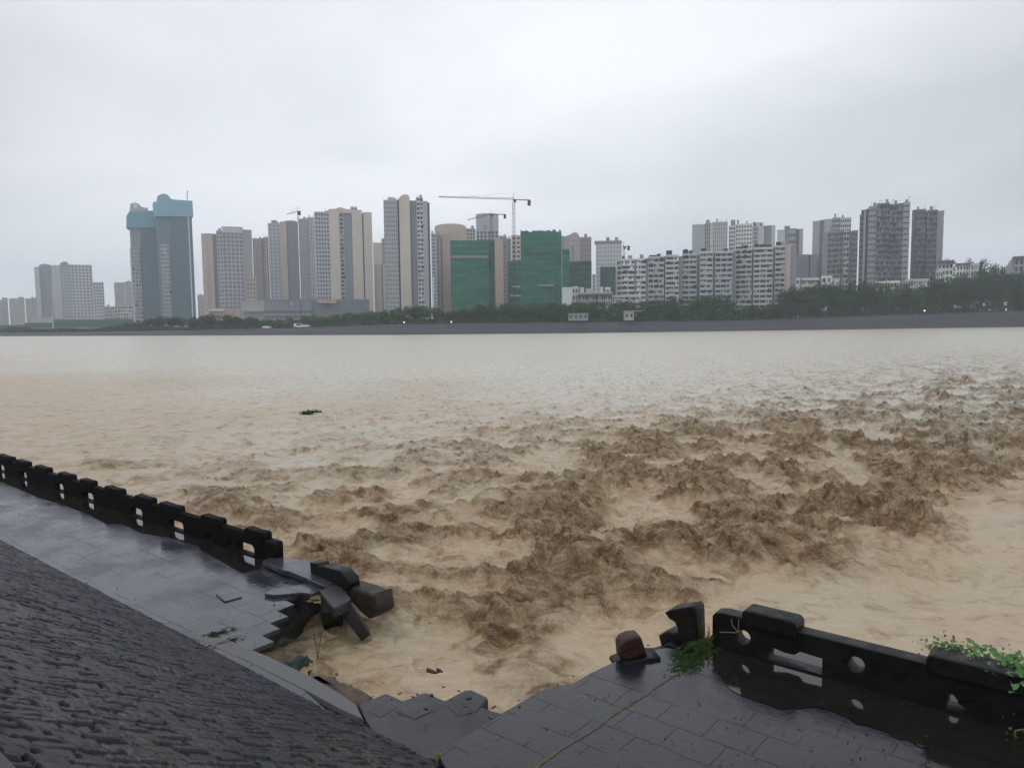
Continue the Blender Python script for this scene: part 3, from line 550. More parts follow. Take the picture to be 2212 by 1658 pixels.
# --- region 6
B(A, 'broadest dark blue grey tower on the right, stepped in five bays', None, 6, 470,
  [(255, 302, 258, 'g', 'night', {'off': 3}), (302, 326, 198, 'w', 'steel', {'off': 1.2}), (272, 300, 200, 'g', 'night', {'bot': 258, 'off': 5, 'd': 4}), (326, 355, 185, 'w', 'dark', {'off': 3.5}), (355, 448, 172, 'g', 'steel', {'n': 4, 'sp': .6, 'pier': .2, 'off': .6}),
   (448, 590, 140, 'g', 'night', {'n': 5, 'cl': .3, 'sp': .4, 'pier': .12, 'off': 0}), (590, 690, 146, 'g', 'night', {'n': 4, 'cl': .35, 'sp': .4, 'pier': .12, 'off': 1.4}), (690, 742, 136, 'g', 'night', {'n': 2, 'cl': .3, 'off': .8}), (742, 815, 125, 'b', 'steel', {'n': 1, 'sp': .8, 'off': 1.6}),
   (0, 0, 0, 'poly', 'night', {'pts': [(448, 142), (590, 142), (570, 130), (515, 126), (470, 130)], 'off': .2, 'd': 10, 'name': 'curved_roof'})])
B(A, 'rightmost dark blue grey tower with a plain pale edge', None, 6, 485,
  [(835, 870, 212, 'w', 'night', {'off': 2, 'arc': 1}), (870, 988, 205, 'g', 'night', {'n': 5, 'cl': .2, 'sp': .45, 'off': 1}), (988, 1000, 218, 'w', 'dark', {'off': 2.5}), (1000, 1118, 214, 'g', 'night', {'n': 5, 'cl': .25, 'sp': .45, 'off': .3}), (1118, 1190, 211, 'w', 'steel', {'off': 1.2, 'lines': 1})])
B('low_building', 'white sheds showing above the trees under the broadest dark tower', None, 6, 440, [(430, 700, 1003, 'b', 'white', {'cl': .6, 'n': 8}), (760, 1030, 978, 'g', 'cream', {'cl': .5, 'n': 9})], 'shed', depth=8, roofkit=False)
GV = 'white houses above the trees on the right'
B('white_house', 'white house with a dark hip roof beside the rightmost dark tower', GV, 6, 440, [(1100, 1180, 880, 'g', 'cream', {'n': 3, 'off': -1}), (1125, 1290, 790, 'g', 'white', {'n': 4, 'sp': .45}), (1120, 1300, 768, 'w', 'dark', {'bot': 790, 'off': -1, 'd': 14})], 'house', depth=10, roofkit=False)
B('white_house', 'white house with tall dark windows in the middle of the tree line', GV, 6, 442, [(1328, 1435, 808, 'g', 'white', {'n': 3}), (1435, 1575, 805, 'g', 'cream', {'n': 5, 'cl': .4, 'off': 1}), (1322, 1480, 796, 'w', 'dark', {'bot': 808, 'off': -.5, 'd': 12})], 'house', depth=10, roofkit=False)
B('white_house', 'house with a steep dark slanting roof at the right edge', GV, 6, 440, [(1968, 2075, 742, 'g', 'steel', {'n': 2, 'sp': .3}), (2075, 2260, 730, 'g', 'steel', {'n': 3, 'cl': .3}), (1962, 2260, 720, 'w', 'dark', {'bot': 742, 'off': -1, 'd': 14}), (0, 0, 0, 'poly', 'steel', {'pts': [(1880, 905), (1962, 905), (1962, 725), (1930, 755), (1900, 810)], 'off': 1, 'd': 10, 'name': 'roof'})], 'house', depth=10, roofkit=False)

# --- tower cranes
def crane(label, reg, Y, mast, jib, cw, thick=.7, light=False):
    (mx, my0, my1), = [mast]; x, y = zp(reg, mx, my0)
    O = PY(x, y, Y); az = math.atan2(O.x, O.y); ex = Vector((math.cos(az), -math.sin(az), 0)); ey = Vector((math.sin(az), math.cos(az), 0))
    def loc(a, b):
        d = ray(*zp(reg, a, b)); t = (O - CO).dot(ey) / d.dot(ey); q = CO + d * t - O; return q.dot(ex), q.z
    g = gz(O.x, O.y)
    root = empty('tower_crane', (O.x, O.y, g), -az); tag(root, label, 'tower crane')
    base = g - O.z
    mb = MB(); w_ = thick; zt = 0; zb = base; lo = 0
    for sx in (-w_, w_):
        for sy in (-w_, w_): mb.bar((sx, sy, 0), (sx, sy, -base), .16, n=4)
    z = 0
    while z < -base - 3:
        for s in (-1, 1):
            mb.bar((-w_ * s, -w_, z), (w_ * s, -w_, z + 3), .1, n=4); mb.bar((-w_ * s, w_, z), (w_ * s, w_, z + 3), .1, n=4)
        z += 3
    mb.build('mast', M_ST, root)
    jx, jz = loc(*jib); cx, cz = loc(*cw); jz -= base; cz -= base; top = -base
    jb = MB(); J = Vector((jx, 0, jz)); C0 = Vector((0, 0, top)); n = max(3, int(abs(jx) / 3))
    for sy in (-.5, .5): jb.bar(C0 + Vector((0, sy, 0)), J + Vector((0, sy, 0)), .13, n=4)
    jb.bar(C0 + Vector((0, 0, 1.2)), J + Vector((0, 0, .4)), .13, n=4)
    for k in range(n):
        a = C0.lerp(J, k / n); b = C0.lerp(J, (k + .5) / n); c = C0.lerp(J, (k + 1) / n)
        for sy in (-.5, .5): jb.bar(a + Vector((0, sy, 0)), b + Vector((0, 0, 1.1)), .07, n=4); jb.bar(b + Vector((0, 0, 1.1)), c + Vector((0, sy, 0)), .07, n=4)
    jb.build('jib', M_ST, root)
    cb = MB(); C1 = Vector((cx, 0, cz)); cb.bar(C0, C1, .4, n=4); cb.build('counter_jib', M_ST, root)
    kb = MB(); sg = 1 if cx > 0 else -1; kb.box(min(cx, cx - 2.2 * sg), max(cx, cx - 2.2 * sg), -.8, .8, cz - 3.5, cz); kb.build('counterweight', M_ST, root)
    tb = MB(); tb.bar(C0, C0 + Vector((0, 0, 4.5)), .3, .1, n=4); tb.bar(C0 + Vector((0, 0, 4.5)), C0.lerp(J, .65) + Vector((0, 0, 1.1)), .06, n=4); tb.bar(C0 + Vector((0, 0, 4.5)), C1, .06, n=4)
    tb.box(-.2, 1.8, -1.6, -.5, top - 2.2, top - .2); tb.build('cab', M_ST, root)
crane('tallest tower crane with a very long jib over the green netted blocks', 3, 520, (1533, 196, 0), (760, 172), (1708, 205), .8)
crane('small crane behind the blank grey tower, counter-jib poking out right', 3, 665, (1300, 350, 0), (1060, 408), (1455, 350), .8)
crane('thin crane standing between the grey and the striped towers', 2, 650, (1168, 322, 0), (1055, 350), (1198, 316), .5)
crane('little dark crane behind the lone pale tower', 4, 640, (1066, 580, 0), (1050, 590), (1142, 574), .7)

# ------------------------------------------------------------------ trees
def leafmat(name, c1, c2):
    m = mat(name, c1, .7, c2=c2, vscale=3.0, coord='Object', spec=.3); return m
LM = [leafmat('leaves_dark', (.010, .032, .012), (.03, .075, .026)), leafmat('leaves_mid', (.018, .058, .016), (.045, .12, .03)), leafmat('leaves_light', (.03, .085, .018), (.075, .17, .035))]
M_BARK = mat('bark', (.06, .05, .04), .9)
def tree_proto(k, leaf):
    rnd = np.random.default_rng(100 + k)
    n = 26; cs = []
    while len(cs) < n:
        p = rnd.uniform(-1, 1, 3)
        if np.dot(p, p) < 1: cs.append((p[0] * .40, p[1] * .40, .60 + p[2] * .31))
    cs = np.array(cs); cr_ = rnd.uniform(.09, .17, n)
    nl = 2600; ci = rnd.integers(0, n, nl); d = rnd.normal(size=(nl, 3)); d /= np.linalg.norm(d, axis=1)[:, None]
    rad = cr_[ci] * rnd.uniform(.55, 1.1, nl); c = cs[ci] + d * rad[:, None]
    s = rnd.uniform(.012, .03, nl); a = rnd.normal(size=(nl, 3)); a /= np.linalg.norm(a, axis=1)[:, None]
    b = np.cross(a, d + .3 * rnd.normal(size=(nl, 3))); b /= np.linalg.norm(b, axis=1)[:, None] + 1e-9
    Vv = np.stack([c - a * s[:, None], c - b * s[:, None] * .6, c + a * s[:, None], c + b * s[:, None] * .6], 1).reshape(-1, 3)
    me = bpy.data.meshes.new('crown'); me.from_pydata(Vv.tolist(), [], np.arange(nl * 4).reshape(nl, 4).tolist()); me.materials.append(leaf)
    mb = MB(); mb.bar((0, 0, -.03), (0, 0, .4), .022, .014, 7)
    for j in range(6):
        q = cs[j * 4]; mb.bar((0, 0, .25 + .03 * j), tuple(q), .011, .004, 5)
    t = mb.build('trunk', M_BARK); tm = t.data; bpy.data.objects.remove(t)
    return me, tm
protos = [tree_proto(k, LM[k // 2]) for k in range(6)]
def add_tree(x, ytop, Y, pk, label, group, wide=1.0, name='tree'):
    O = PY(x, ytop, Y); g = gz(O.x, O.y); hh = max(2.2, O.z - g)
    me, tm = protos[pk]
    root = empty(name, (O.x, O.y, g), random.uniform(0, 6.28)); tag(root, label, 'tree', group)
    wd = max(hh, 5.0) * wide; root.scale = (wd, wd, hh * 1.03)
    c = bpy.data.objects.new('crown', me); COL.objects.link(c); c.parent = root
    t = bpy.data.objects.new('trunk', tm); COL.objects.link(t); t.parent = root
LAND = [(265, 'left of the twin glass towers'), (350, 'under the twin glass towers'), (430, 'right of the twin glass towers'), (500, 'under the broad pinkish tower'), (590, 'under the grey beige-finned tower'), (700, 'under the widest beige tower'), (800, 'before the low taupe block'), (870, 'under the ribbed tower'), (945, 'left of the wide netted block'), (1020, 'under the wide netted block'), (1100, 'between the big netted blocks'), (1170, 'under the tallest netted block'), (1240, 'by the white box building'), (1310, 'below the cream building'), (1380, 'by the brick hut'), (1450, 'below the slab housing middle'), (1540, 'under the pale high towers'), (1620, 'near the slab housing end'), (1690, 'by the beige gable'), (1770, 'right of the beige gable'), (1840, 'under the densely windowed tower'), (1915, 'under the broadest dark tower'), (1990, 'by the bright bank lamp'), (2050, 'under the hip-roof house'), (2110, 'under the white house'), (2165, 'left of the slant-roof house'), (2230, 'at the right edge')]
def belt(x0, x1, tops_, Yf, n, tones, label, jit=5, wide=1.0):
    xs = np.linspace(x0, x1, n)
    for i, x in enumerate(xs):
        x = x + random.uniform(-.5, .5) * (x1 - x0) / n
        yt = np.interp(x, [p[0] for p in tops_], [p[1] for p in tops_]) + random.uniform(-jit * .4, jit)
        base = PY(x, wl(x), 1); dy = base / base.length
        az = math.atan2(ray(x, 700).x, ray(x, 700).y); r0 = np.interp(az, tops[:, 3], tops[:, 4])
        Y = (r0 + Yf + random.uniform(-3, 4)) * math.cos(az)
        pk = random.choice(tones); lm = LAND[min(range(len(LAND)), key=lambda k: abs(LAND[k][0] - x))][1]
        lb = ['dark green', 'mid green', 'light green'][pk // 2] + ' ' + label + ' ' + lm
        add_tree(x, yt, Y, pk, lb, lb.replace('tree', 'trees', 1), wide * random.uniform(.85, 1.15))
RT = [(1500, 640), (1560, 632), (1620, 640), (1680, 622), (1760, 612), (1880, 606), (1960, 614), (2010, 606), (2060, 592), (2110, 588), (2150, 594), (2212, 582), (2300, 580)]
belt(1700, 2290, RT, 26, 34, [0, 1, 2], 'tall back-row tree', 5, .75)
belt(1520, 2290, [(a_, b_ + 20) for a_, b_ in RT], 15, 38, [0, 1, 2, 3], 'middle-row tree', 7, .85)
belt(1450, 2290, [(1450, 668), (1700, 655), (1900, 652), (2212, 645)], 7, 40, [0, 0, 1, 2], 'low waterside tree', 7, 1.0)
belt(1240, 1560, [(1215, 652), (1300, 650), (1400, 645), (1480, 640), (1560, 634)], 24, 18, [2, 3, 2], 'bushy tree', 5, 1.1)
belt(1180, 1480, [(1180, 668), (1480, 664)], 10, 14, [0, 1, 2], 'low front-row tree', 5, 1.2)
belt(1010, 1235, [(1010, 664), (1060, 655), (1130, 657), (1235, 654)], 22, 14, [1, 2, 3], 'rounded tree', 5, 1.2)
belt(960, 1235, [(960, 668), (1080, 662), (1235, 668)], 10, 15, [0, 1, 0], 'low waterside bushy tree', 5, 1.2)
belt(1080, 1200, [(1080, 652), (1200, 650)], 45, 7, [4, 5], 'bright tree set back', 3, 1.2)
belt(860, 1000, [(860, 662), (900, 655), (940, 660), (1000, 672)], 18, 10, [2, 3, 4], 'leafy tree', 5, 1.2)
belt(520, 870, [(520, 684), (620, 686), (700, 678), (800, 668), (870, 668)], 14, 22, [3, 4, 5, 2], 'small park tree', 5, 1.3)
belt(410, 560, [(410, 690), (440, 680), (470, 678), (560, 688)], 12, 12, [0, 1, 2], 'low tree', 4, 1.4)
belt(250, 430, [(250, 700), (310, 690), (350, 680), (430, 684)], 30, 12, [0, 1], 'low hazy tree', 4, 1.4)
for (x, yt) in ((1905 + 155, 560), (2122, 560), (2205, 556), (2100, 557), (2150, 570), (2168, 572), (2135, 568), (2182, 568)):
    add_tree(x, yt + 2, 470, random.choice([0, 1]), 'dark tree on the rise behind the white houses', 'dark trees on the rise behind the white houses', .6)
# hedge strip filling the top of the bank
def leaf_mass(name, pts, size, m, label, group=None, cat=None, kind='stuff', dens=1):
    rnd = np.random.default_rng(len(pts)); nl = len(pts); c = np.array(pts)
    s = rnd.uniform(.6, 1.2, nl) * size; a = rnd.normal(size=(nl, 3)); a /= np.linalg.norm(a, axis=1)[:, None]
    b = np.cross(a, rnd.normal(size=(nl, 3))); b /= np.linalg.norm(b, axis=1)[:, None] + 1e-9
    Vv = np.stack([c - a * s[:, None], c - b * s[:, None] * .6, c + a * s[:, None], c + b * s[:, None] * .6], 1).reshape(-1, 3)
    me = bpy.data.meshes.new(name); me.from_pydata(Vv.tolist(), [], np.arange(nl * 4).reshape(nl, 4).tolist())
    o = link(name, me, m); tag(o, label, cat, group, kind); return o
pts = []
for i in range(60000):
    x = random.uniform(-250, 2450)
    az = math.atan2(ray(x, 700).x, ray(x, 700).y); r0 = float(np.interp(az, tops[:, 3], tops[:, 4])); z0 = float(np.interp(az, tops[:, 3], tops[:, 2]))
    dd = random.uniform(5.5, 16); hm = (1.2 + 1.3 * (1 + math.sin(x * .043) * math.sin(x * .017 + 1)) * .8 + (1.2 if x > 1400 else .9 if x > 420 else 0)) * min(1, (dd - 4.5) / 3)
    z = z0 + hm * random.random() ** .7
    pts.append(((r0 + dd) * math.sin(az), (r0 + dd) * math.cos(az), z))
leaf_mass('undergrowth', pts, .42, LM[1], 'band of dark shrubs along the top of the far bank')

# ------------------------------------------------------------------ small things on the far bank
def lampobj(label, x, y, Y, hgt, col, strength, rad=.55):
    q = PY(x, y, Y); r_ = empty('street_lamp', (q.x, q.y, q.z - hgt)); tag(r_, label, 'street lamp', None)
    mb = MB(); mb.bar((0, 0, 0), (0, 0, hgt - rad), .09, .06, 6); mb.build('post', M_ST, r_)
    bm = bmesh.new(); bmesh.ops.create_icosphere(bm, subdivisions=2, radius=rad); bmesh.ops.translate(bm, verts=bm.verts, vec=(0, 0, hgt))
    me = bpy.data.meshes.new('lamp_globe'); bm.to_mesh(me); bm.free(); link('lamp_globe', me, mat('lamp_glow_' + label[:6], col, emit=col + (strength,)), r_, True)
lampobj('yellow green lit lamp on the bank below the ribbed tower', 873, 696, 355, 4, (.75, 1, .45), 1.0, .38)
lampobj('white lit lamp on the bank left of the green netting', 975, 695, 350, 4, (.95, 1, 1), .9, .36)
lampobj('white lit lamp standing out against the dark right-hand bank', 1997, 671, 372, 3, (.85, .85, 1), 1.2, .42)
lampobj('small white lit lamp near the right end of the bank', 2173, 669, 372, 3, (.9, 1, .9), .8, .3)
def vehicle(label, x, y, Y, white=True, L_=4.4, van=False):
    q = PY(x, y, Y); az = math.atan2(q.x, q.y); g = gz(q.x, q.y)
    r_ = empty('parked_van' if van else 'parked_car', (q.x, q.y, g), -az); tag(r_, label, 'van' if van else 'car', 'vehicles parked on the far bank')
    h_ = 2.1 if van else 1.5
    mb = MB()
    pr = [(-L_/2, .35), (L_/2, .35), (L_/2, .9), (L_/2 - .9, 1.0), (L_/2 - 1.5, h_), (-L_/2 + (.1 if van else 1.0), h_), (-L_/2, .95)]
    mb.prism(pr, -.85, .85); bevel(mb.build('body', mat('white_paint' if white else 'grey_paint', (.75, .76, .78) if white else (.3, .31, .33), .35), r_), .08)
    mw = MB(); mw.prism([(-L_/2 + .9, 1.05), (L_/2 - 1.25, 1.05), (L_/2 - 1.6, h_ - .15), (-L_/2 + 1.15, h_ - .15)], -.9, .9); mw.build('window', M_GL, r_)
    for sx in (-L_/2 + .8, L_/2 - .8):
        for sy in (-.82, .82):
            wv_ = MB(); wv_.bar((sx, sy - .1, .35), (sx, sy + .1, .35), .35, n=12); wv_.build('wheel', M_DK, r_)
vehicle('white car parked alone under the small green trees', 576, 706, 372)
vehicle('white van, left one of the two parked under the podium', 646, 702, 365, van=True, L_=5)
vehicle('white car parked just right of the white van', 660, 703, 366)
# pumping shed and kiosk
def shed(label, reg, x0, x1, y0, y1, Y, col, roofw=0):
    az = math.atan2(ray(*zp(reg, x0, y1)).x, ray(*zp(reg, x0, y1)).y); Y = (float(np.interp(az, tops[:, 3], tops[:, 4])) + 1.2) * math.cos(az)
    a = PY(*zp(reg, x0, y1), Y); b = PY(*zp(reg, x1, y0), Y); r_ = empty('pump_shed', (a.x, a.y, a.z - .6)); tag(r_, label, 'shed')
    W_ = b.x - a.x; H_ = b.z - a.z + .6
    mb = MB(); mb.box(0, W_, 0, 4, 0, H_); mb.build('wall', wm(col), r_)
    mb = MB(); mb.box(-.3, W_ + .3 + roofw, -.4, 4.4, H_, H_ + .25); mb.build('roof', wm('silver'), r_)
    mb = MB(); n = max(2, int(W_ / 2.2))
    for k in range(n): mb.box((k + .25) * W_ / n, (k + .7) * W_ / n, -.06, .0, H_ * .35, H_ * .75)
    mb.build('window', M_GL, r_)
shed('long grey shed with a bright window on the bank below the cream building', 4, 390, 625, 1408, 1478, 352, 'grey')
shed('square grey brick hut with an overhanging roof on the far bank', 4, 1080, 1192, 1378, 1474, 350, 'taupe', 3.5)
mb = MB()
def pole(label, reg, x, y0, y1, Y, r0=.28):
    a = PY(*zp(reg, x, y1), Y); b = PY(*zp(reg, x, y0), Y); m_ = MB(); m_.bar((0, 0, -.3), (b.x - a.x, 0, b.z - a.z), r0, r0 * .7, 6)
    o = m_.build('pole', wm('white')); o.location = a; tag(o, label, 'pole')
pole('slim white pole rising past the hazy cluster', 1, 543, 900, 1560, 600)
pole('slim white pole left of the twin glass towers', 1, 1388, 1050, 1550, 600)
pole('short white pole before the narrow grey windowed tower', 3, 708, 990, 1370, 420, .5)

# ------------------------------------------------------------------ near side: walkway, slope, broken parapet
def wetstone(name, base, rough, joints=True, size=.62, jc=.35, rot=0, bump=.25, tint=(1, 1, 1), spec=.5, jsp=.35, jm=.04):
    m = bpy.data.materials.new(name); m.use_nodes = True; n = m.node_tree.nodes; l = m.node_tree.links; b = n['Principled BSDF']
    b.inputs['Specular IOR Level'].default_value = spec
    g = n.new('ShaderNodeNewGeometry'); mp_ = n.new('ShaderNodeMapping'); mp_.inputs['Rotation'].default_value = (0, 0, rot); l.new(g.outputs['Position'], mp_.inputs[0])
    z1 = n.new('ShaderNodeTexNoise'); z1.inputs['Scale'].default_value = .9; z1.inputs['Detail'].default_value = 8; z1.inputs['Roughness'].default_value = .62; l.new(mp_.outputs[0], z1.inputs['Vector'])
    z2 = n.new('ShaderNodeTexNoise'); z2.inputs['Scale'].default_value = 14; z2.inputs['Detail'].default_value = 6; l.new(mp_.outputs[0], z2.inputs['Vector'])
    r = n.new('ShaderNodeValToRGB'); r.color_ramp.elements[0].position = .3; r.color_ramp.elements[1].position = .7
    r.color_ramp.elements[0].color = tuple(base * .7 * t for t in tint) + (1,); r.color_ramp.elements[1].color = tuple(base * 1.25 * t for t in tint) + (1,); l.new(z1.outputs['Fac'], r.inputs[0])
    rr_ = n.new('ShaderNodeMapRange'); rr_.inputs['From Min'].default_value = .35; rr_.inputs['From Max'].default_value = .62; rr_.inputs['To Min'].default_value = rough[0]; rr_.inputs['To Max'].default_value = rough[1]
    l.new(z1.outputs['Fac'], rr_.inputs[0]); l.new(rr_.outputs[0], b.inputs['Roughness'])
    bp = n.new('ShaderNodeBump'); bp.inputs['Strength'].default_value = bump; bp.inputs['Distance'].default_value = .01
    last = r.outputs[0]
    if joints:
        # joints wander a little
        wn = n.new('ShaderNodeTexNoise'); wn.inputs['Scale'].default_value = 1.7; wn.inputs['Detail'].default_value = 3; l.new(mp_.outputs[0], wn.inputs['Vector'])
        vm = n.new('ShaderNodeVectorMath'); vm.operation = 'SCALE'; vm.inputs['Scale'].default_value = .10; l.new(wn.outputs['Color'], vm.inputs[0])
        va = n.new('ShaderNodeVectorMath'); l.new(mp_.outputs[0], va.inputs[0]); l.new(vm.outputs[0], va.inputs[1])
        br = n.new('ShaderNodeTexBrick'); br.inputs['Scale'].default_value = 1; br.inputs['Brick Width'].default_value = size; br.inputs['Row Height'].default_value = size * .8
        br.inputs['Mortar Size'].default_value = .0055; br.inputs['Mortar Smooth'].default_value = .2; br.inputs['Color1'].default_value = (1, 1, 1, 1); br.inputs['Color2'].default_value = (.86, .86, .86, 1); br.inputs['Mortar'].default_value = (jc, jc, jc, 1)
        l.new(va.outputs[0], br.inputs['Vector'])
        jn = n.new('ShaderNodeTexNoise'); jn.inputs['Scale'].default_value = 1.3; jn.inputs['Detail'].default_value = 4; l.new(mp_.outputs[0], jn.inputs['Vector'])
        jr = n.new('ShaderNodeMapRange'); jr.inputs['From Min'].default_value = .46 - jm; jr.inputs['From Max'].default_value = .54 - jm; l.new(jn.outputs['Fac'], jr.inputs[0])
        jf = n.new('ShaderNodeMath'); jf.operation = 'MULTIPLY'; l.new(jr.outputs[0], jf.inputs[0]); l.new(br.outputs['Fac'], jf.inputs[1])
        mu = n.new('ShaderNodeMix'); mu.data_type = 'RGBA'; mu.blend_type = 'MULTIPLY'; l.new(jr.outputs[0], mu.inputs['Factor']); l.new(last, mu.inputs['A']); l.new(br.outputs['Color'], mu.inputs['B']); last = mu.outputs['Result']
        sj = n.new('ShaderNodeMapRange'); sj.inputs['To Min'].default_value = spec; sj.inputs['To Max'].default_value = spec * jsp; l.new(jf.outputs[0], sj.inputs[0]); l.new(sj.outputs[0], b.inputs['Specular IOR Level'])
        ad = n.new('ShaderNodeMath'); ad.operation = 'MULTIPLY_ADD'; ad.inputs[1].default_value = -1.0; l.new(jf.outputs[0], ad.inputs[0]); l.new(z2.outputs['Fac'], ad.inputs[2]); l.new(ad.outputs[0], bp.inputs['Height'])
    else: l.new(z2.outputs['Fac'], bp.inputs['Height'])
    l.new(last, b.inputs['Base Color']); l.new(bp.outputs[0], b.inputs['Normal'])
    return m
J0 = P(0, 1165); J1 = P(950, 1658)
e1 = (J0 - J1).normalized(); e2 = Vector((e1.y, -e1.x, 0))
if e2.y < 0: e2 = -e2          # towards the river
ROT = -math.atan2(e1.y, e1.x)
M_DECKL = wetstone('wet_paving_pale', .058, (.04, .38), True, .52, .3, ROT, .3, (.98, .99, 1.28), .5, .3, .03)
M_DECKR = wetstone('wet_paving_dark', .012, (.04, .30), True, .50, .2, ROT, .3, (.9, 1.03, 1.5), .55)
M_MID = wetstone('wet_paving_loose', .028, (.22, .45), False, bump=.4, tint=(1, 1, 1.12), spec=.4)
M_CONC = wetstone('pale_concrete', .12, (.4, .7), False, bump=.6)
M_EARTH = mat('dark_earth', (.03, .024, .018), .8, c2=(.10, .07, .045), vscale=2.5, bump=.8, bscale=5, coord='Object')
M_BLK = mat('black_stone', (.003, .003, .0035), .34, c2=(.009, .0085, .008), vscale=5, rough2=.62, bump=.2, bscale=14, spec=.35)
M_SHADE_EARTH = mat('undercut_shade_earth', (.006, .005, .004), .7, c2=(.028, .02, .013), vscale=3, bump=.8, bscale=6)  # near-black colour carries the shadow of the undercut below the deck
M_BLKL = mat('black_stone_dull', (.002, .002, .0025), .7, c2=(.007, .0065, .006), vscale=5, bump=.25, bscale=12, spec=.15)
M_BLK2 = mat('grey_black_stone', (.035, .036, .04), .45, var=.2, vscale=3, bump=.2, bscale=20)
Z2 = (400 / 1.2061, 1260 / 1.2061, .28944 / 1.2061)
def z2p(x, y): return (Z2[0] + x * Z2[2], Z2[1] + y * Z2[2])
def z4p(x, y): return ((600 + x * .36166) / 1.2061, (1620 + y * .36166) / 1.2061)
def z5p(x, y): return ((1200 + x * .34358) / 1.2061, (1500 + y * .34358) / 1.2061)
def z6p(x, y): return ((1820 + x * .38336) / 1.2061, (1500 + y * .38336) / 1.2061)
def zAp(x, y): return (x * .23518 / 1.2061, (1150 + y * .23518) / 1.2061)
def flat(pts, z=0.0): return [(P(x, y, z).x, P(x, y, z).y) for x, y in pts]
def lwall(x): return 706 + .334 * (x + 930)
def rwall(x): return 704 + .277 * (x + 930)
def jl(x): return 1165 + .519 * (x)
# left walkway
edge = [z2p(1500, 962), z2p(1420, 975), z2p(1330, 992), z2p(1180, 1042), z2p(1268, 1082), z2p(1112, 1142), z2p(1213, 1190), z2p(1046, 1252), z2p(1140, 1300), z2p(975, 1362), z2p(1085, 1416), z2p(890, 1490)]
far = J1 + e1 * 90
outl = [P(x, y) for x, y in [(640, lwall(640) + 2)]] + [P(x, y) for x, y in edge]
outl += [P(*z2p(1000, 1545)), P(730, jl(730) + 10), P(600, jl(600)), P(0, jl(0)), P(-250, jl(-250))]
a_ = J1 + e1 * 60; b_ = a_ + e2 * ((P(0, lwall(0)) - J1).dot(e2) + .0)
outl += [a_, b_, P(-300, lwall(-300)), P(0, lwall(0) - 3), P(300, lwall(300) - 3)]
poly = [(p.x, p.y) for p in outl]
o = plate('walkway', poly, [], .06, Matrix.Translation((0, 0, -.03)), M_DECKL, bev=.006); tag(o, kind='structure')
o = plate('walkway_foundation', [(p[0] - e1.x * 0 + .0, p[1]) for p in [(q[0] + e1.x * .75 - e2.x * .10, q[1] + e1.y * .75 - e2.y * .10) for q in poly]], [], 1.5, Matrix.Translation((0, 0, -.815)), M_SHADE_EARTH); tag(o, kind='structure')
# right walkway
redge = [z4p(1965, 645), z5p(330, 1025), z5p(470, 945), z5p(600, 868), z5p(730, 828), z5p(850, 812), z5p(990, 728), z5p(1150, 655), z5p(1240, 610), z5p(1420, 560), z5p(1560, 540), z5p(1700, 560)]
outr = [P(x, y) for x, y in redge] + [P(1545, rwall(1545) - 4), P(2212, rwall(2212) - 4), P(3200, rwall(3200) - 4)]
q_ = outr[-1]; outr += [J1 - e1 * 16 + e2 * .1, J1 - e1 * .2 + e2 * .02, P(960, 1655), z4p(1500, 945) and P(*z4p(1500, 945)), P(*z4p(1750, 780))]
o = plate('walkway_slabs', [(p.x, p.y) for p in outr], [], .16, Matrix.Translation((0, 0, -.08)), M_DECKR, bev=.012); tag(o, kind='structure')
o = plate('walkway_foundation', [(p.x + .03, p.y - .12) for p in outr], [], 1.5, Matrix.Translation((0, 0, -.93)), M_EARTH); tag(o, kind='structure')
# sunken loose slabs in the gap, one tilted paving slab each
def tilted(label, pts, z, thick, mm, tiltx=0, tilty=0, name='loose_slab', bev=.02, cat='paving slab', group=None):
    w3 = flat(pts, z); cx = sum(p[0] for p in w3) / len(w3); cy = sum(p[1] for p in w3) / len(w3)
    o = plate(name, [(p[0] - cx, p[1] - cy) for p in w3], [], thick, Matrix.Translation((0, 0, -thick / 2)), mm, bev=bev)
    o.location = (cx, cy, z); o.rotation_euler = (tiltx, tilty, 0); tag(o, label, cat, group); return o
mid = [z4p(920, 590), z4p(1040, 542), z4p(1110, 512), z4p(1140, 514), z4p(1245, 562), z4p(1385, 508), z4p(1425, 508), z4p(1545, 562), z4p(1690, 486), z4p(1740, 484), z4p(1850, 535), z4p(1856, 550), z4p(1790, 600), z4p(1900, 640), z4p(1990, 660), z4p(1850, 735), z4p(1480, 985), z4p(1250, 985)]
mid += [P and z4p(1000, 760)]
o = plate('sunken_walkway', flat(mid, -.1), [], .14, Matrix.Translation((0, 0, -.17)), M_MID, bev=.02); tag(o, kind='structure')
o = plate('walkway_foundation', [(p[0], p[1] - .12) for p in flat(mid, -.1)], [], 1.3, Matrix.Translation((0, 0, -.9)), M_EARTH); tag(o, kind='structure')
tilted('dark tilted slab with a rounded corner at the tip of the gap', [z4p(1560, 600), z4p(1700, 520), z4p(1840, 560), z4p(1780, 640), z4p(1640, 680)], -.09, .05, M_MID, .01, -.01, group='loose slabs in the gap')
tilted('dark slab lying between its two neighbours in the gap', [z4p(1180, 640), z4p(1400, 545), z4p(1530, 610), z4p(1330, 700)], -.092, .05, M_MID, -.01, .01, group='loose slabs in the gap')
tilted('dark slab nearest the torn brown edge', [z4p(980, 640), z4p(1120, 555), z4p(1230, 600), z4p(1080, 690)], -.094, .05, M_MID, .01, .01, group='loose slabs in the gap')
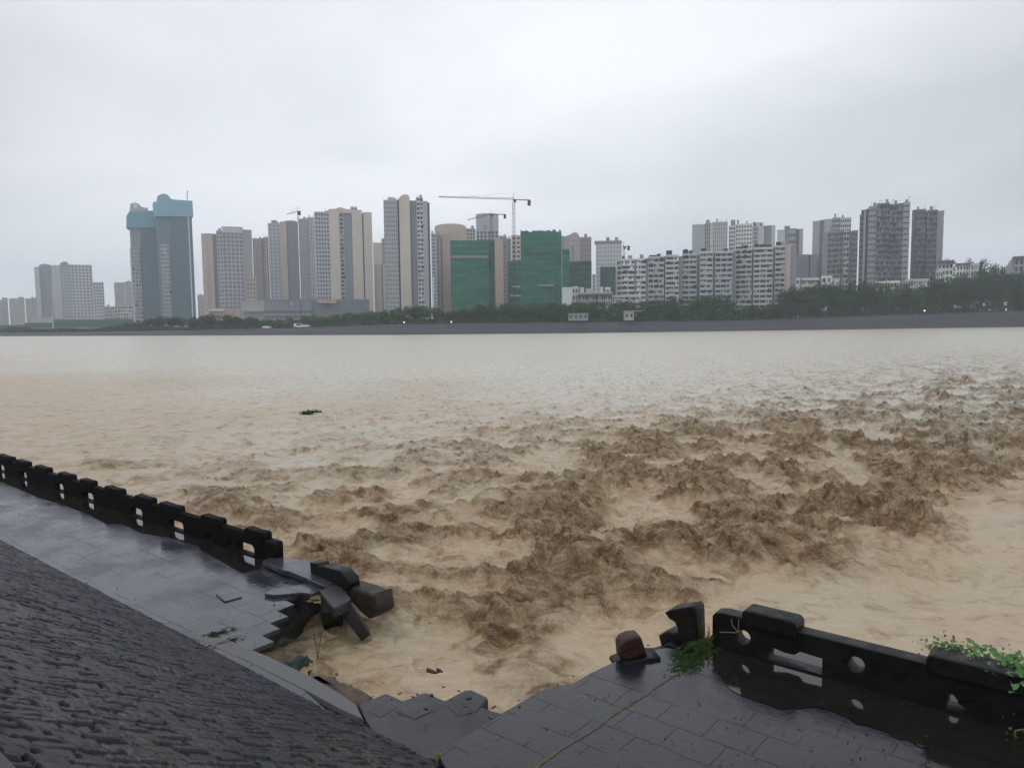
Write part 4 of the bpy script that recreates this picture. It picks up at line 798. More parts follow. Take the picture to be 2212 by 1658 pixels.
# edge beam of the right walkway
bp_ = [z4p(1900, 735), z4p(2000, 660), z5p(470, 962), z5p(600, 880), z5p(860, 824), z5p(1150, 668), z5p(1420, 572), z5p(1650, 575), z5p(1500, 670), z5p(1240, 828), z5p(900, 965), z5p(600, 1065), z5p(230, 1225), z5p(0, 1372), z4p(1600, 985)]
crk = []
cpts = [(1665, 728), (1540, 800), (1430, 880), (1300, 960), (1180, 1030), (1060, 1130), (960, 1200), (830, 1270), (760, 1310), (660, 1385), (560, 1455)]
wds = [4, 9, 11, 16, 13, 10, 5, 9, 12, 14, 18]
cx_ = np.array(cpts, float); tt_ = np.linspace(0, len(cpts) - 1, 90); px_ = np.interp(tt_, range(len(cpts)), cx_[:, 0]); py_ = np.interp(tt_, range(len(cpts)), cx_[:, 1]); pw_ = np.interp(tt_, range(len(cpts)), wds)
up = [z5p(px_[i] - pw_[i] * random.uniform(.1, .8), py_[i] - pw_[i] * random.uniform(.1, .9)) for i in range(90)]; dn = [z5p(px_[i] + pw_[i] * random.uniform(.1, .8), py_[i] + pw_[i] * random.uniform(.1, .9)) for i in range(90)]
o = plate('joint_debris', flat(up + dn[::-1], .004), [], .006, Matrix.Translation((0, 0, .003)), mat('tan_grit', (.05, .05, .042), .8, c2=(.21, .145, .07), vscale=5, bump=1, bscale=30, coord='Object')); tag(o, 'line of tan grit along the joint of the right walkway', None, None, 'stuff')
# kerb strip and torn earth
kb_ = [(P(395, jl(395)) + e2 * .02), P(*z2p(660, 1400)), P(*z2p(900, 1500)), P(*z4p(270, 245)), P(*z4p(380, 300)), P(*z4p(570, 385)), P(*z4p(800, 520)), P(*z4p(900, 590)), P(*z4p(960, 700)), P(*z4p(780, 620)), P(*z4p(560, 500)), P(*z4p(330, 385)), P(*z4p(100, 270))]
o = plate('kerb', [(p.x, p.y) for p in kb_], [], .3, Matrix.Translation((0, 0, -.143)), M_CONC, bev=.01); tag(o, kind='structure')
te = [z4p(560, 360), z4p(600, 400), z4p(670, 385), z4p(740, 405), z4p(840, 460), z4p(960, 500), z4p(1030, 545), z4p(1000, 640), z4p(860, 600), z4p(700, 500)]
o = plate('eroded_earth', flat(te, -.25), [], .6, Matrix.Translation((0, 0, -.5)), mat('brown_earth', (.045, .03, .022), .6, c2=(.13, .085, .06), vscale=4, bump=1, bscale=9), bev=.08); tag(o, kind='structure')
ne_, me_ = 50, 60
ga, gb = np.meshgrid(np.linspace(0, 1, ne_), np.linspace(0, 1, me_))
q00 = np.array(P(*z2p(1000, 1010), -.12)); q10 = np.array(P(*z2p(1620, 1020), -.30)); q01 = np.array(P(*z2p(860, 1480), -.15)); q11 = np.array(P(*z2p(1560, 1270), -.95))
Vh = q00 * ((1 - ga) * (1 - gb))[..., None] + q10 * (ga * (1 - gb))[..., None] + q01 * ((1 - ga) * gb)[..., None] + q11 * (ga * gb)[..., None]
Vh[..., 2] += .09 * fbm(ga * 4, gb * 4, 5, 61) - .35 * smooth01((ga - .55) / .45) * (.3 + gb) - .05
o = grid_mesh('eroded_earth', Vh, me_, ne_, M_SHADE_EARTH); tag(o, kind='structure')  # soil mound painted near black for the shaded hollow by the broken edge
# torn teal sheet snagged below the kerb
rnd = np.random.default_rng(3)
gx, gy = np.meshgrid(np.linspace(0, 1, 24), np.linspace(0, 1, 14))
c0 = P(*z4p(330, 300), -.15); c1 = P(*z4p(520, 250), -.3); c2_ = P(*z4p(490, 350), -.45)
U_ = np.array(c1 - c0); W2 = np.array(c2_ - c0)
Vs = np.array(c0)[None, None] + gx[..., None] * U_ + gy[..., None] * W2 * (1 - .5 * gx[..., None])
Vs[..., 2] += .07 * perlin(gx * 4, gy * 3, 3) + .05 * perlin(gx * 9, gy * 7, 4)
o = grid_mesh('torn_sheet', Vs, 14, 24, mat('teal_plastic', (.03, .07, .075), .5, var=.4, vscale=5)); o.modifiers.new('s', 'SOLIDIFY').thickness = .01
tag(o, 'torn teal sheet snagged on the broken kerb', 'plastic sheet')

# stone pitched slope
S0, S1 = -8.0, 46.0; nS, nT = 1900, 330
dtop = .9; slope_w = (-J1).dot(-e2) if False else None
perp = (J1 - Vector((0, 0, 0))).dot(e2)          # distance of the slope foot from the camera, over the ground
SW = perp - .9; SH = 2.3
uu = S0 + (np.linspace(0, 1, nS)[:, None] ** 1.0) * 0
q = np.linspace(0, 1, nS); uu = (S0 + (S1 - S0) * (.45 * q + .55 * q ** 2.2))[:, None]; vv = np.linspace(0, 1, nT)[None, :] * (SW + .25) - .25
def worley(x, y, s):
    ix = np.floor(x); iy = np.floor(y); f1 = np.full(x.shape, 9.); f2 = np.full(x.shape, 9.); cid = np.zeros(x.shape); ox = np.zeros(x.shape); oy = np.zeros(x.shape)
    for dx in (-1, 0, 1):
        for dy in (-1, 0, 1):
            cx = ix + dx; cy = iy + dy; hx = _hash(cx, cy, s) / 4294967296; hy = _hash(cx, cy, s + 9) / 4294967296
            px_ = cx + .1 + .8 * hx; py_ = cy + .1 + .8 * hy; d = np.hypot(x - px_, y - py_)
            m_ = d < f1; f2 = np.where(m_, f1, np.minimum(f2, d)); cid = np.where(m_, _hash(cx, cy, s + 5) / 4294967296, cid); ox = np.where(m_, x - px_, ox); oy = np.where(m_, y - py_, oy); f1 = np.where(m_, d, f1)
    return f1, f2, cid, ox, oy
UU, VV = np.broadcast_arrays(uu, vv); UU = UU + 0.; VV = VV + 0.
def slope_uv(x, y):
    nn = (e2 * -1) * -SH + Vector((0, 0, SW)); r_ = ray(x, y); t = (J1 - CO).dot(nn) / r_.dot(nn); q_ = CO + r_ * t - J1; return Vector((q_.dot(e1), -q_.dot(e2)))
dv_ = slope_uv(580, 1514) - slope_uv(500, 1500); ang = math.atan2(dv_.y, dv_.x); print('slot angle', math.degrees(ang))
ca, sa = math.cos(ang), math.sin(ang)
wxx = UU + .03 * fbm(UU * 1.1, VV * 1.1, 4, 81); wyy = VV + .03 * fbm(UU * 1.1, VV * 1.1, 4, 91)
AX = wxx * ca + wyy * sa; AY = -wxx * sa + wyy * ca
RH, BL = .088, .17
ay = AY / RH; row = np.floor(ay); fy = ay - row; h1_ = _hash(row, row * 0, 71) / 4294967296
ax = AX / (BL * (.8 + .5 * h1_)) + h1_ * 7; colm = np.floor(ax + .18 * perlin(ax * 1.7, row * 3.1, 5)); fx = ax - colm
cid = _hash(colm, row, 72) / 4294967296; cid2 = _hash(colm, row, 73) / 4294967296; cid3 = _hash(colm, row, 74) / 4294967296
ex_ = np.minimum(fx, 1 - fx) * BL; ey_ = np.minimum(fy, 1 - fy) * RH; ed = np.minimum(ex_, ey_)
edge_ = 1 - smooth01(ed / .011)
slot = (1 - smooth01(np.abs(fy - .1) * RH / (.014 + .022 * cid2))) * smooth01(np.minimum(fx, 1 - fx) / .18) * (cid3 > .5)
patch = .35 + .65 * smooth01((fbm(UU * .8, VV * .9, 3, 77) + .25) / .5)
hs = .020 * (cid - .5) * (.35 + .65 * patch) - .018 * edge_ * (.3 + cid2) * (.4 + .6 * patch) - .085 * slot * (.4 + .6 * patch) + (.020 * (fy - .5) * (cid2 + .3) + .012 * (fx - .5) * (cid3 - .5)) * patch + .012 * fbm(UU * .5, VV * .7, 3, 85) + .005 * fbm(UU * 5, VV * 5, 3, 88) + .0025 * fbm(UU * 16, VV * 16, 2, 89)
tt = VV / SW
base = np.array(J1)[None, None] + UU[..., None] * np.array(e1) - VV[..., None] * np.array(e2)
base[..., 2] = np.clip(tt, -.2, 1) * SH
nrm = np.array((-(e2)) * (-SH) + Vector((0, 0, SW))); nrm = nrm / np.linalg.norm(nrm)
Vsl = base + hs[..., None] * nrm
def stone_mat(m):
    n = m.node_tree.nodes; l = m.node_tree.links; b = n['Principled BSDF']; src = b.inputs['Base Color'].links[0].from_socket
    a = n.new('ShaderNodeAttribute'); a.attribute_name = 'stone'; j_ = n.new('ShaderNodeAttribute'); j_.attribute_name = 'joint'
    v_ = n.new('ShaderNodeMapRange'); v_.inputs['To Min'].default_value = .45; v_.inputs['To Max'].default_value = 1.75; l.new(a.outputs['Fac'], v_.inputs[0])
    k_ = n.new('ShaderNodeMapRange'); k_.inputs['To Min'].default_value = 1; k_.inputs['To Max'].default_value = .12; l.new(j_.outputs['Fac'], k_.inputs[0])
    mm = n.new('ShaderNodeMath'); mm.operation = 'MULTIPLY'; l.new(v_.outputs[0], mm.inputs[0]); l.new(k_.outputs[0], mm.inputs[1])
    mu = n.new('ShaderNodeMix'); mu.data_type = 'RGBA'; mu.blend_type = 'MULTIPLY'; mu.inputs['Factor'].default_value = 1; l.new(src, mu.inputs['A']); l.new(mm.outputs[0], mu.inputs['B']); l.new(mu.outputs['Result'], b.inputs['Base Color'])
    sp = n.new('ShaderNodeMath'); sp.operation = 'MULTIPLY'; sp.inputs[1].default_value = .36; l.new(k_.outputs[0], sp.inputs[0]); l.new(sp.outputs[0], b.inputs['Specular IOR Level'])
    return m
m_sl = wetstone('wet_pitched_stone', .015, (.20, .5), False, bump=.5, tint=(.92, 1, 1.55), spec=.3); m_sl = stone_mat(m_sl)
o = grid_mesh('stone_slope', Vsl, nS, nT, m_sl, attrs={'joint': np.clip(np.maximum(edge_ * (.5 + .5 * cid2), 1.3 * slot), 0, 1), 'stone': cid}); tag(o, kind='structure')
# level ground the photograph is taken from
a_ = J1 - e2 * SW; pl = [a_ - e1 * 9, a_ + e1 * 46, a_ + e1 * 46 - e2 * 9, a_ - e1 * 9 - e2 * 9]
o = plate('upper_path', [(p.x, p.y) for p in pl], [], .2, Matrix.Translation((0, 0, SH - .1)), M_DECKR); tag(o, kind='structure')

# ---- parapets
def wallframe(fn, xa, xb):
    A_ = P(xa, fn(xa)); Bp = P(xb, fn(xb)); d = (Bp - A_).normalized(); n_ = Vector((-d.y, d.x, 0))
    if n_.y > 0: n_ = -n_       # towards the camera
    def pt(x, y):
        r_ = ray(x, y); t = (A_ - CO).dot(n_) / r_.dot(n_); q = CO + r_ * t; return ((q - A_).dot(d), q.z)
    def mtx(off=0): return Matrix(((d.x, 0, n_.x, n_.x * off), (d.y, 0, n_.y, n_.y * off), (0, 1, 0, 0), (0, 0, 0, 1)))
    return A_, d, n_, pt, mtx
# left parapet
A_, d_, n_, wp_, mt_ = wallframe(lwall, -150, 600)
TH = .13
root = empty('stone_parapet', A_); tag(root, 'long black stone parapet with notched coping on the left walkway', 'parapet')
s_end = wp_(601, 1198)[0]
def rail(fn_s): return None
tops_px = [(-150, 935 + 3), zAp(0, 215), zAp(330, 285), zAp(420, 312), zAp(560, 345), zAp(690, 385), zAp(830, 410), zAp(1045, 480), zAp(1360, 570), zAp(1520, 625), zAp(1710, 690), zAp(2020, 755), z2p(450, 295), z2p(625, 345), z2p(850, 412), z2p(1030, 440)]
prof = [wp_(*p) for p in tops_px]
zt_ = float(np.median([p[1] for p in prof])); print('left wall heights', [round(p[1], 2) for p in prof], 'len', round(s_end, 1))
zr = .40
holes = []
def hole(x0, x1, yt, yb, z=None):
    pass
opn = [(zAp(35, 290), zAp(78, 340)), (zAp(288, 345), zAp(325, 395)), (zAp(683, 480), zAp(735, 545)), (zAp(998, 568), zAp(1065, 625)), (zAp(1525, 705), zAp(1610, 830)), (zAp(1950, 862), zAp(2065, 945)), (z2p(536, 430), z2p(550, 475)), (z2p(722, 436), z2p(736, 470)), (z2p(822, 500), z2p(935, 610))]
def arch(s0, s1, z0, z1):
    n_a = 5; r_ = min((s1 - s0) * .35, (z1 - z0) * .5)
    return [(s0, z0), (s1, z0), (s1, z1 - r_)] + [(s1 - r_ * (1 - math.cos(k * math.pi / 2 / n_a)), z1 - r_ + r_ * math.sin(k * math.pi / 2 / n_a)) for k in range(1, n_a + 1)] + [(s0 + r_ * (1 - math.sin(k * math.pi / 2 / n_a)), z1 - r_ + r_ * math.cos(k * math.pi / 2 / n_a)) for k in range(0, n_a + 1)]
for (a, b) in opn:
    s0, z1 = wp_(*a); s1, z0 = wp_(*b)
    vd = ray(*b); tn = abs(vd.dot(n_)) / abs(vd.dot(d_)); sl_ = s1 - s0 < .12; holes.append(arch(s0 - TH / tn * (.75 if not sl_ else .6), s1, .03, .17 if sl_ else .215))
out_ = [(0, 0), (s_end, 0), (s_end, zr * .92), (s_end - .35, zr * .96), (s_end - .36, zr), (0, zr)]
o = plate('panel', out_, holes, TH, mt_(0), M_BLKL, root, .012)
blocks = [(zAp(0, 178), zAp(145, 190)), (zAp(205, 225), zAp(320, 240)), (zAp(420, 285), zAp(550, 295)), (zAp(680, 355), zAp(815, 372)), (zAp(920, 412), zAp(1045, 425)), (zAp(1195, 500), zAp(1360, 515)), (zAp(1530, 605), zAp(1700, 625)), (zAp(1800, 690), zAp(2010, 712)), (z2p(455, 270), z2p(625, 300)), (z2p(850, 390), z2p(1030, 412))]
for (a, b) in blocks:
    s0 = wp_(*a)[0]; s1 = wp_(*b)[0]; hh = .105
    bl = [(s0, zr - .07), (s1, zr - .07), (s1, zr + hh * .7), (s1 - .05, zr + hh), (s0 + (s1 - s0) * .55, zr + hh * .9), (s0 + .05, zr + hh), (s0 + .01, zr + hh * .8)]
    plate('coping_block', bl, [], TH + .035, mt_(0), M_BLKL, root, .018)
s0 = wp_(*z2p(1035, 485))[0]; plate('end_post', [(s0, 0), (s_end + .03, 0), (s_end + .03, zr * .9), (s_end, zr * .96), (s0, zr * .96)], [], TH + .05, mt_(0), M_BLKL, root, .02)
for ch in root.children: ch.data.transform(Matrix.Identity(4))
# right parapet
A_, d_, n_, wp_, mt_ = wallframe(rwall, 1545, 2212)
root = empty('stone_parapet', A_); tag(root, 'near black stone parapet with round holes and bright coping on the right walkway', 'parapet')
L_ = wp_(2212, 1560)[0] + 9
pp = [wp_(*z6p(x, y)) for x, y in [(105, 440), (105, 260), (120, 232), (150, 226), (310, 268), (700, 352), (1100, 448), (1535, 578)]]; print('right wall', [(round(a, 2), round(b, 2)) for a, b in pp])
zr2 = .46
def circ(c, r_, n=28): return [(c[0] + r_ * math.cos(2 * math.pi * k / n), c[1] + r_ * math.sin(2 * math.pi * k / n)) for k in range(n)]
h1 = wp_(*z6p(325, 397)); h2 = wp_(*z6p(1088, 578)); 
r1_ = abs(wp_(*z6p(375, 397))[0] - wp_(*z6p(275, 397))[0]) / 2; r2_ = abs(wp_(*z6p(1145, 578))[0] - wp_(*z6p(1025, 578))[0]) / 2
print('holes', h1, h2, r1_, r2_)
op1 = [wp_(*z6p(495, 600))[0], wp_(*z6p(856, 600))[0]]
sB = [wp_(*z6p(318, 400))[0], wp_(*z6p(695, 420))[0]]
holeR = [(op1[0], .03), (op1[1], .03), (op1[1], .215), (sB[1] + .02, .225), (sB[1] - .04, .17), (sB[1] - .16, .165), (op1[0], .20)]
op2 = [wp_(*z6p(1700, 850))[0], wp_(*z6p(1860, 870))[0]]
holeS = [(op2[0], .045), (op2[1], .06), (op2[1] - .12, .13), (op2[0] + .14, .155), (op2[0] + .1, .14), (op2[0] + .05, .20), (op2[0], .19)]
out_ = [(0, 0), (L_, 0), (L_, zr2), (.13, zr2), (.04, zr2 - .02), (0, zr2 - .07)]
plate('panel', out_, [circ(h1, min(r1_, .085)), circ(h2, min(r2_, .085)), holeR, holeS], TH + .07, mt_(0), M_BLK, root, .012)
def raised(s0, s1, hh=.12, down=.08):
    r_ = .07; pts = [(s0, zr2 - down), (s1, zr2 - down)]
    pts += [(s1 - r_ * (1 - math.cos(k * math.pi / 12)), zr2 + hh - r_ + r_ * math.sin(k * math.pi / 12)) for k in range(7)]
    pts += [(s0 + r_ * (1 - math.sin(k * math.pi / 12)), zr2 + hh - r_ + r_ * math.cos(k * math.pi / 12)) for k in range(7)]
    plate('coping_block', pts, [], TH + .15, mt_(0), M_BLK, root, .02)
raised(sB[0], sB[1]); s3 = wp_(*z6p(1560, 620))[0]; raised(s3, s3 + 1.35); raised(s3 + 3.6, s3 + 4.9)
# bent wire hooked on the first panel
mb = MB(); f = -(TH / 2 + .05)
def wq(x, y): s_, z_ = wp_(*z6p(x, y)); return A_ * 0 + Vector((d_.x * s_, d_.y * s_, z_)) + n_ * .12
for a, b in (((250, 270), (255, 310)), ((255, 310), (290, 352)), ((300, 272), (298, 345)), ((170, 358), (280, 362)), ((280, 362), (305, 350))): mb.bar(wq(*a), wq(*b), .006, n=5)
o = mb.build('bent_wire', mat('rusty_wire', (.2, .17, .12), .6)); o.location = A_; tag(o, 'thin bent wire hooked over the first panel of the near parapet', 'wire')
# broken end pier with a bite out of it
A3, d3, n3, wp3, mt3 = wallframe(lambda x: rwall(x) , 1440, 1545)
root = empty('broken_pier', A3); tag(root, 'broken black pier with a round bite, left of the near parapet', 'broken pier')
po = [(1560, 600), (1520, 437), (1590, 405), (1635, 418), (1662, 412), (1664, 385), (1640, 335), (1600, 312), (1566, 266), (1600, 245), (1700, 226), (1785, 215), (1808, 245), (1816, 480), (1760, 500), (1680, 570)]
plate('shaft', [wp3(*z5p(*p)) for p in po], [], .24, mt3(-.05), M_BLK, root, .015)
plate('foot', [wp3(*z5p(*p)) for p in [(1390, 600), (1390, 575), (1530, 530), (1620, 470), (1700, 500), (1640, 590), (1540, 612)]], [], .3, mt3(.05), M_BLK, root, .02)
# red-brown lump
tilt_m = mat('red_brown_stone', (.035, .009, .006), .5, var=.3, vscale=6, bump=.4, bscale=20)
A4, d4, n4, wp4, mt4 = wallframe(lambda x: z5p(0, 610)[1] + (x - z5p(1300, 0)[0]) * -.1, 1300, 1450)
root = empty('broken_block', A4); tag(root, 'squat red brown stone block left standing at the break', 'stone block')
plate('stump', [wp4(*z5p(*p)) for p in [(1198, 600), (1190, 505), (1215, 462), (1270, 436), (1335, 430), (1352, 445), (1394, 575), (1330, 590), (1240, 616)]], [], .22, mt4(0), tilt_m, root, .03)
plate('footing', [wp4(*z5p(*p)) for p in [(1150, 660), (1160, 635), (1230, 612), (1395, 575), (1480, 575), (1475, 600), (1300, 640), (1200, 665)]], [], .3, mt4(.02), M_BLK, root, .01)

# ---- fallen pieces at the end of the left walkway
tilted('long grey coping slab fallen flat past the end of the left parapet', [z2p(980, 690), z2p(1060, 655), z2p(1450, 690), z2p(1470, 790), z2p(1620, 890), z2p(1545, 918), z2p(1215, 782), z2p(1180, 780)], .12, .09, M_DECKL, 0, .0, 'fallen_slab', .012, 'fallen slab')
def boxbetween(root, name, p0, p1, wdt, thk, m, up=Vector((0, 0, 1)), bev=.02):
    p0 = Vector(p0); p1 = Vector(p1); d = (p1 - p0); Ln = d.length; d.normalize(); s = d.cross(up).normalized(); n__ = s.cross(d)
    mtx = Matrix(((d.x, s.x, n__.x, p0.x), (d.y, s.y, n__.y, p0.y), (d.z, s.z, n__.z, p0.z), (0, 0, 0, 1)))
    return plate(name, [(0, -wdt / 2), (Ln, -wdt / 2), (Ln, wdt / 2), (0, wdt / 2)], [], thk, mtx, m, root, bev)
root = empty('fallen_pier', (0, 0, 0)); tag(root, 'toppled grey pier with a square head leaning out over the water', 'fallen pier')
hp = flat([z2p(1500, 965), z2p(1590, 895), z2p(1680, 900), z2p(1780, 1025), z2p(1770, 1040), z2p(1650, 1105), z2p(1615, 1108)], .1)
plate('head', hp, [], .16, Matrix.Translation((0, 0, .02)), M_BLK2, root, .03)
pa = P(*z2p(1690, 1060), -.02); pb = P(*z2p(1905, 1350), -.55)
boxbetween(root, 'shaft', pa, pb, .30, .16, M_BLK2)
pa = P(*z2p(1600, 1080), -.1); pb = P(*z2p(1630, 1290), -.75)
boxbetween(root, 'broken_stub', pa, pb, .3, .3, M_BLK)
root = empty('fallen_parapet', (0, 0, 0)); FP = root; tag(root, 'broken length of black parapet slumped into the churning water', 'fallen parapet')
pa = P(*z2p(1450, 800), .0); pb = P(*z2p(2050, 1090), -.3)
t_ = P(*z2p(1455, 695), 0) - P(*z2p(1455, 800), 0)
A5, d5, n5, wp5, mt5 = wallframe(lambda x: z2p(1450, 850)[1] + (x - z2p(1450, 0)[0]) * .42, z2p(1450, 0)[0], z2p(2080, 0)[0])
FP.location = A5
plate('panel', [wp5(*z2p(*p)) for p in [(1455, 690), (1530, 705), (1545, 740), (1570, 725), (1735, 770), (1800, 845), (1810, 920), (1760, 960), (1650, 900), (1465, 800)]], [], .2, mt5(0), M_BLK, root, .01)
plate('panel', [wp5(*z2p(*p)) for p in [(1745, 900), (1900, 945), (1990, 985), (2030, 975), (2040, 1080), (2050, 1150), (1960, 1210), (1890, 1150), (1760, 1010)]], [], .32, mt5(-.1), mat('brown_rubble', (.006, .005, .005), .6, c2=(.045, .033, .024), vscale=4, bump=1, bscale=7), root, .05)
tilted('pale slab edge hanging over the torn end of the left walkway', [z2p(1000, 985), z2p(1030, 960), z2p(1400, 890), z2p(1500, 950), z2p(1430, 985), z2p(1330, 975), z2p(1080, 1000)], .05, .05, M_DECKL, 0, .01, 'loose_slab', .006, group='lifted slabs on the left walkway')
tilted('lifted paving slab showing a dark gap on the left walkway', [z2p(560, 985), z2p(690, 960), z2p(795, 1012), z2p(640, 1055)], .02, .02, M_DECKL, .0, .012, 'loose_slab', .004, group='lifted slabs on the left walkway')

# puddles: still flood water on the decks
def water_sheet(name, pts, z, c, rough, sub=True):
    o = plate(name, flat(pts, z), [], .004, Matrix.Translation((0, 0, z)), mat(name + '_' + str(len(pts)), c, rough, var=.3, vscale=1.2, bump=.03, bscale=5, coord='Object', spec=.5)); tag(o, kind='structure'); return o
water_sheet('puddle', [z6p(108, 450), z6p(108, 600), z6p(150, 690), z6p(215, 770), z6p(300, 815), z6p(400, 850), z6p(480, 872), z6p(560, 905), z6p(640, 890), z6p(700, 895), z6p(800, 885), z6p(905, 910), z6p(960, 940), z6p(1010, 955), z6p(1070, 1000), z6p(1130, 1010), z6p(1290, 1060), z6p(1340, 1100), z6p(1430, 1110), z6p(1510, 1160), z6p(1570, 1165), z6p(1575, 1300), z6p(1700, 1420), z6p(2600, 1420), z6p(2600, 900), z6p(2212, 760), z6p(1500, 590)], .006, (.015, .0125, .0105), .07)
water_sheet('flooded_strip', [(-200, lwall(-200)), zAp(0, 300), zAp(300, 420), zAp(1000, 650), zAp(1600, 850), zAp(2100, 1020), z2p(820, 600), z2p(980, 680), z2p(960, 760), z2p(800, 800), z2p(600, 690), z2p(430, 600), zAp(2200, 1160), zAp(1880, 1060), zAp(1560, 1010), zAp(1350, 905), zAp(1180, 910), zAp(950, 790), zAp(640, 680), zAp(430, 620), zAp(200, 520), zAp(0, 440)], .006, (.016, .015, .014), .05)

# ---- plants near the camera
def clump(name, label, cx, cy, z, rad, n, size, m, cat, flatn=.6, seed=1, ln=1.9):
    r_ = np.random.default_rng(seed); c = P(cx, cy, z); pts = []
    dr = Vector((.75, .66, 0)) if ln > 1.5 else Vector((1, 0, 0)); sd = Vector((-dr.y, dr.x, 0))
    while len(pts) < n:
        u_ = r_.normal() * .42; v_ = r_.normal() * .42; q = math.hypot(u_, v_)
        if q > 1.15 or (float(perlin(np.array([u_ * 3.1 + seed]), np.array([v_ * 3.3]), seed)[0]) < -.12 and q > .35): continue
        p = c + dr * (u_ * rad * ln) + sd * (v_ * rad * .8)
        pts.append((p.x, p.y, z + flatn * rad * r_.uniform(0, 1) * max(.04, 1 - q) * .7))
    return leaf_mass(name, pts, size, m, label, cat=cat, kind='thing')
MOSS = mat('moss_green', (.012, .03, .005), .9, c2=(.05, .10, .012), vscale=9)
M_ = None
clump('moss', 'green moss cushion between the broken pier and the near parapet', 1517, 1400, 0, .26, 9000, .012, MOSS, 'moss', .5)
clump('moss', 'thin green moss smear trailing over the slabs below the broken pier', 1490, 1435, 0, .22, 2500, .010, MOSS, 'moss', .08, 5)
clump('moss', 'dull moss patch near the end of the left walkway', *z2p(570, 1350), 0, .16, 1200, .010, mat('moss_dull', (.03, .035, .015), .9, c2=(.07, .075, .04), vscale=6), 'moss', .06, 6)
clump('moss', 'dull moss patch at the foot of the stone slope', *z2p(630, 1430), 0, .16, 1200, .010, mat('moss_dull', (.03, .035, .015), .9), 'moss', .06, 8)
VINE = mat('vine_leaf', (.03, .10, .015), .4, c2=(.11, .26, .05), vscale=7, spec=.6); VINE2 = mat('vine_stem', (.12, .16, .05), .6)
VDK = mat('vine_leaf_dark', (.008, .025, .008), .5, c2=(.02, .06, .018), vscale=7)
def vine(label, pxs, hgt, n, seed, size=.035, lm=None):
    r_ = random.Random(seed); c0 = P(*pxs[0], 0); root = empty('vine', c0); tag(root, label, 'vine')
    v = []; f_ = []; st = MB()
    ctr = [P(x, y, hgt) for x, y in pxs]
    for i in range(n):
        a = ctr[r_.randrange(len(ctr))] - c0; p = a + Vector((r_.gauss(0, .09), r_.gauss(0, .06), r_.gauss(0, .045)))
        nrm_ = Vector((r_.gauss(0, .5), r_.gauss(-.5, .5), r_.gauss(.8, .3))).normalized(); u_ = nrm_.orthogonal().normalized(); u_ = Matrix.Rotation(r_.uniform(0, 6.28), 3, nrm_) @ u_; w_ = nrm_.cross(u_); s = size * r_.choice((.5, .8, 1, 1.5)) * r_.uniform(.7, 1.2); b = len(v)
        for (x, y, z) in ((0, 0, 0), (.45, .55, .12), (1.0, .45, .05), (1.5, 0, -.15), (1.0, -.45, .05), (.45, -.55, .12)): v.append(tuple(p + (u_ * x + w_ * y + nrm_ * z) * s))
        f_.append((b, b + 1, b + 2, b + 3)); f_.append((b, b + 3, b + 4, b + 5))
    me = bpy.data.meshes.new('leaves'); me.from_pydata(v, [], f_); link('leaves', me, lm or VINE, root)
    for i in range(len(ctr) - 1): st.bar(ctr[i] - c0, ctr[i + 1] - c0, .008, n=5)
    for c in ctr[::2]: st.bar(c - c0 - Vector((0, 0, hgt)), c - c0, .007, n=5)
    st.build('stem', VINE2, root)
vine('leafy green vine trailing over the near parapet coping', [z6p(1600, 475), z6p(1660, 490), z6p(1720, 480), z6p(1790, 500), z6p(1850, 495), z6p(1890, 540)], .56, 230, 1, .028)
vine('large-leaved green vine on the parapet at the right edge', [z6p(2000, 560), z6p(2080, 590), z6p(2150, 560), z6p(2200, 640), z6p(2140, 660), z6p(2250, 600), z6p(2280, 680)], .56, 260, 2, .04)
vine('dark leafy vine hanging inside the near parapet at the right edge', [z6p(2150, 1050), z6p(2200, 1040), z6p(2260, 1080)], .1, 34, 3, .022, VDK)
def sprig(label, x, y, z, h_, seed, col):
    r_ = random.Random(seed); c = P(x, y, z); mb = MB()
    for k in range(5):
        a = r_.uniform(0, 6.28); q = Vector((math.cos(a) * .3 * h_ * r_.random(), math.sin(a) * .3 * h_ * r_.random(), h_ * r_.uniform(.6, 1))); mb.bar((0, 0, 0), q, .004, .002, 4)
        for j in range(3): mb.bar(q * (.6 + .13 * j), q * (.6 + .13 * j) + Vector((r_.gauss(0, .02), r_.gauss(0, .02), .015)), .006, .002, 4)
    o = mb.build('weed', col); o.location = c; tag(o, label, 'weed')
sprig('tiny yellow green weed at the bottom of the stone slope', 943, 1652, .02, .16, 1, mat('weed_yellow', (.2, .25, .03), .7))
sprig('dry brown weed sticking up beside the broken pier', z5p(1880, 0)[0], 1398, 0, .3, 2, mat('weed_dry', (.12, .09, .05), .7))
sprig('thin green weed stem standing in the gap by the kerb', *z4p(630, 270), -.6, .55, 3, mat('weed_green', (.05, .06, .025), .7))

# floating debris
def debris(label, x, y, L0, seed, m, name='driftwood'):
    r_ = random.Random(seed); c = P(x, y, ZW); mb = MB(); a = r_.uniform(-.4, .4); prev = Vector((-L0 / 2, 0, .12))
    for k in range(5):
        nx = prev + Vector((L0 / 5, r_.gauss(0, .06) * L0, r_.gauss(0, .03) * L0)); mb.bar(prev, nx, .05 * L0 ** .3 * (1 - k * .13), .05 * L0 ** .3 * (1 - (k + 1) * .13), 6)
        if k in (1, 3): mb.bar(nx, nx + Vector((r_.gauss(0, .2), r_.gauss(0, .2), .2)) * L0 * .6, .03, .01, 5)
        prev = nx
    o = mb.build(name, m); o.location = (c.x, c.y, ZW + .12); o.rotation_euler = (0, 0, a); tag(o, label, 'driftwood', None)
MDW = mat('wet_wood', (.035, .025, .016), .6)
debris('short brown stick at the lower edge of the gap water', *z4p(1480, 478), .22, 3, MDW)
pts = []
c = P(672, 894, ZW)
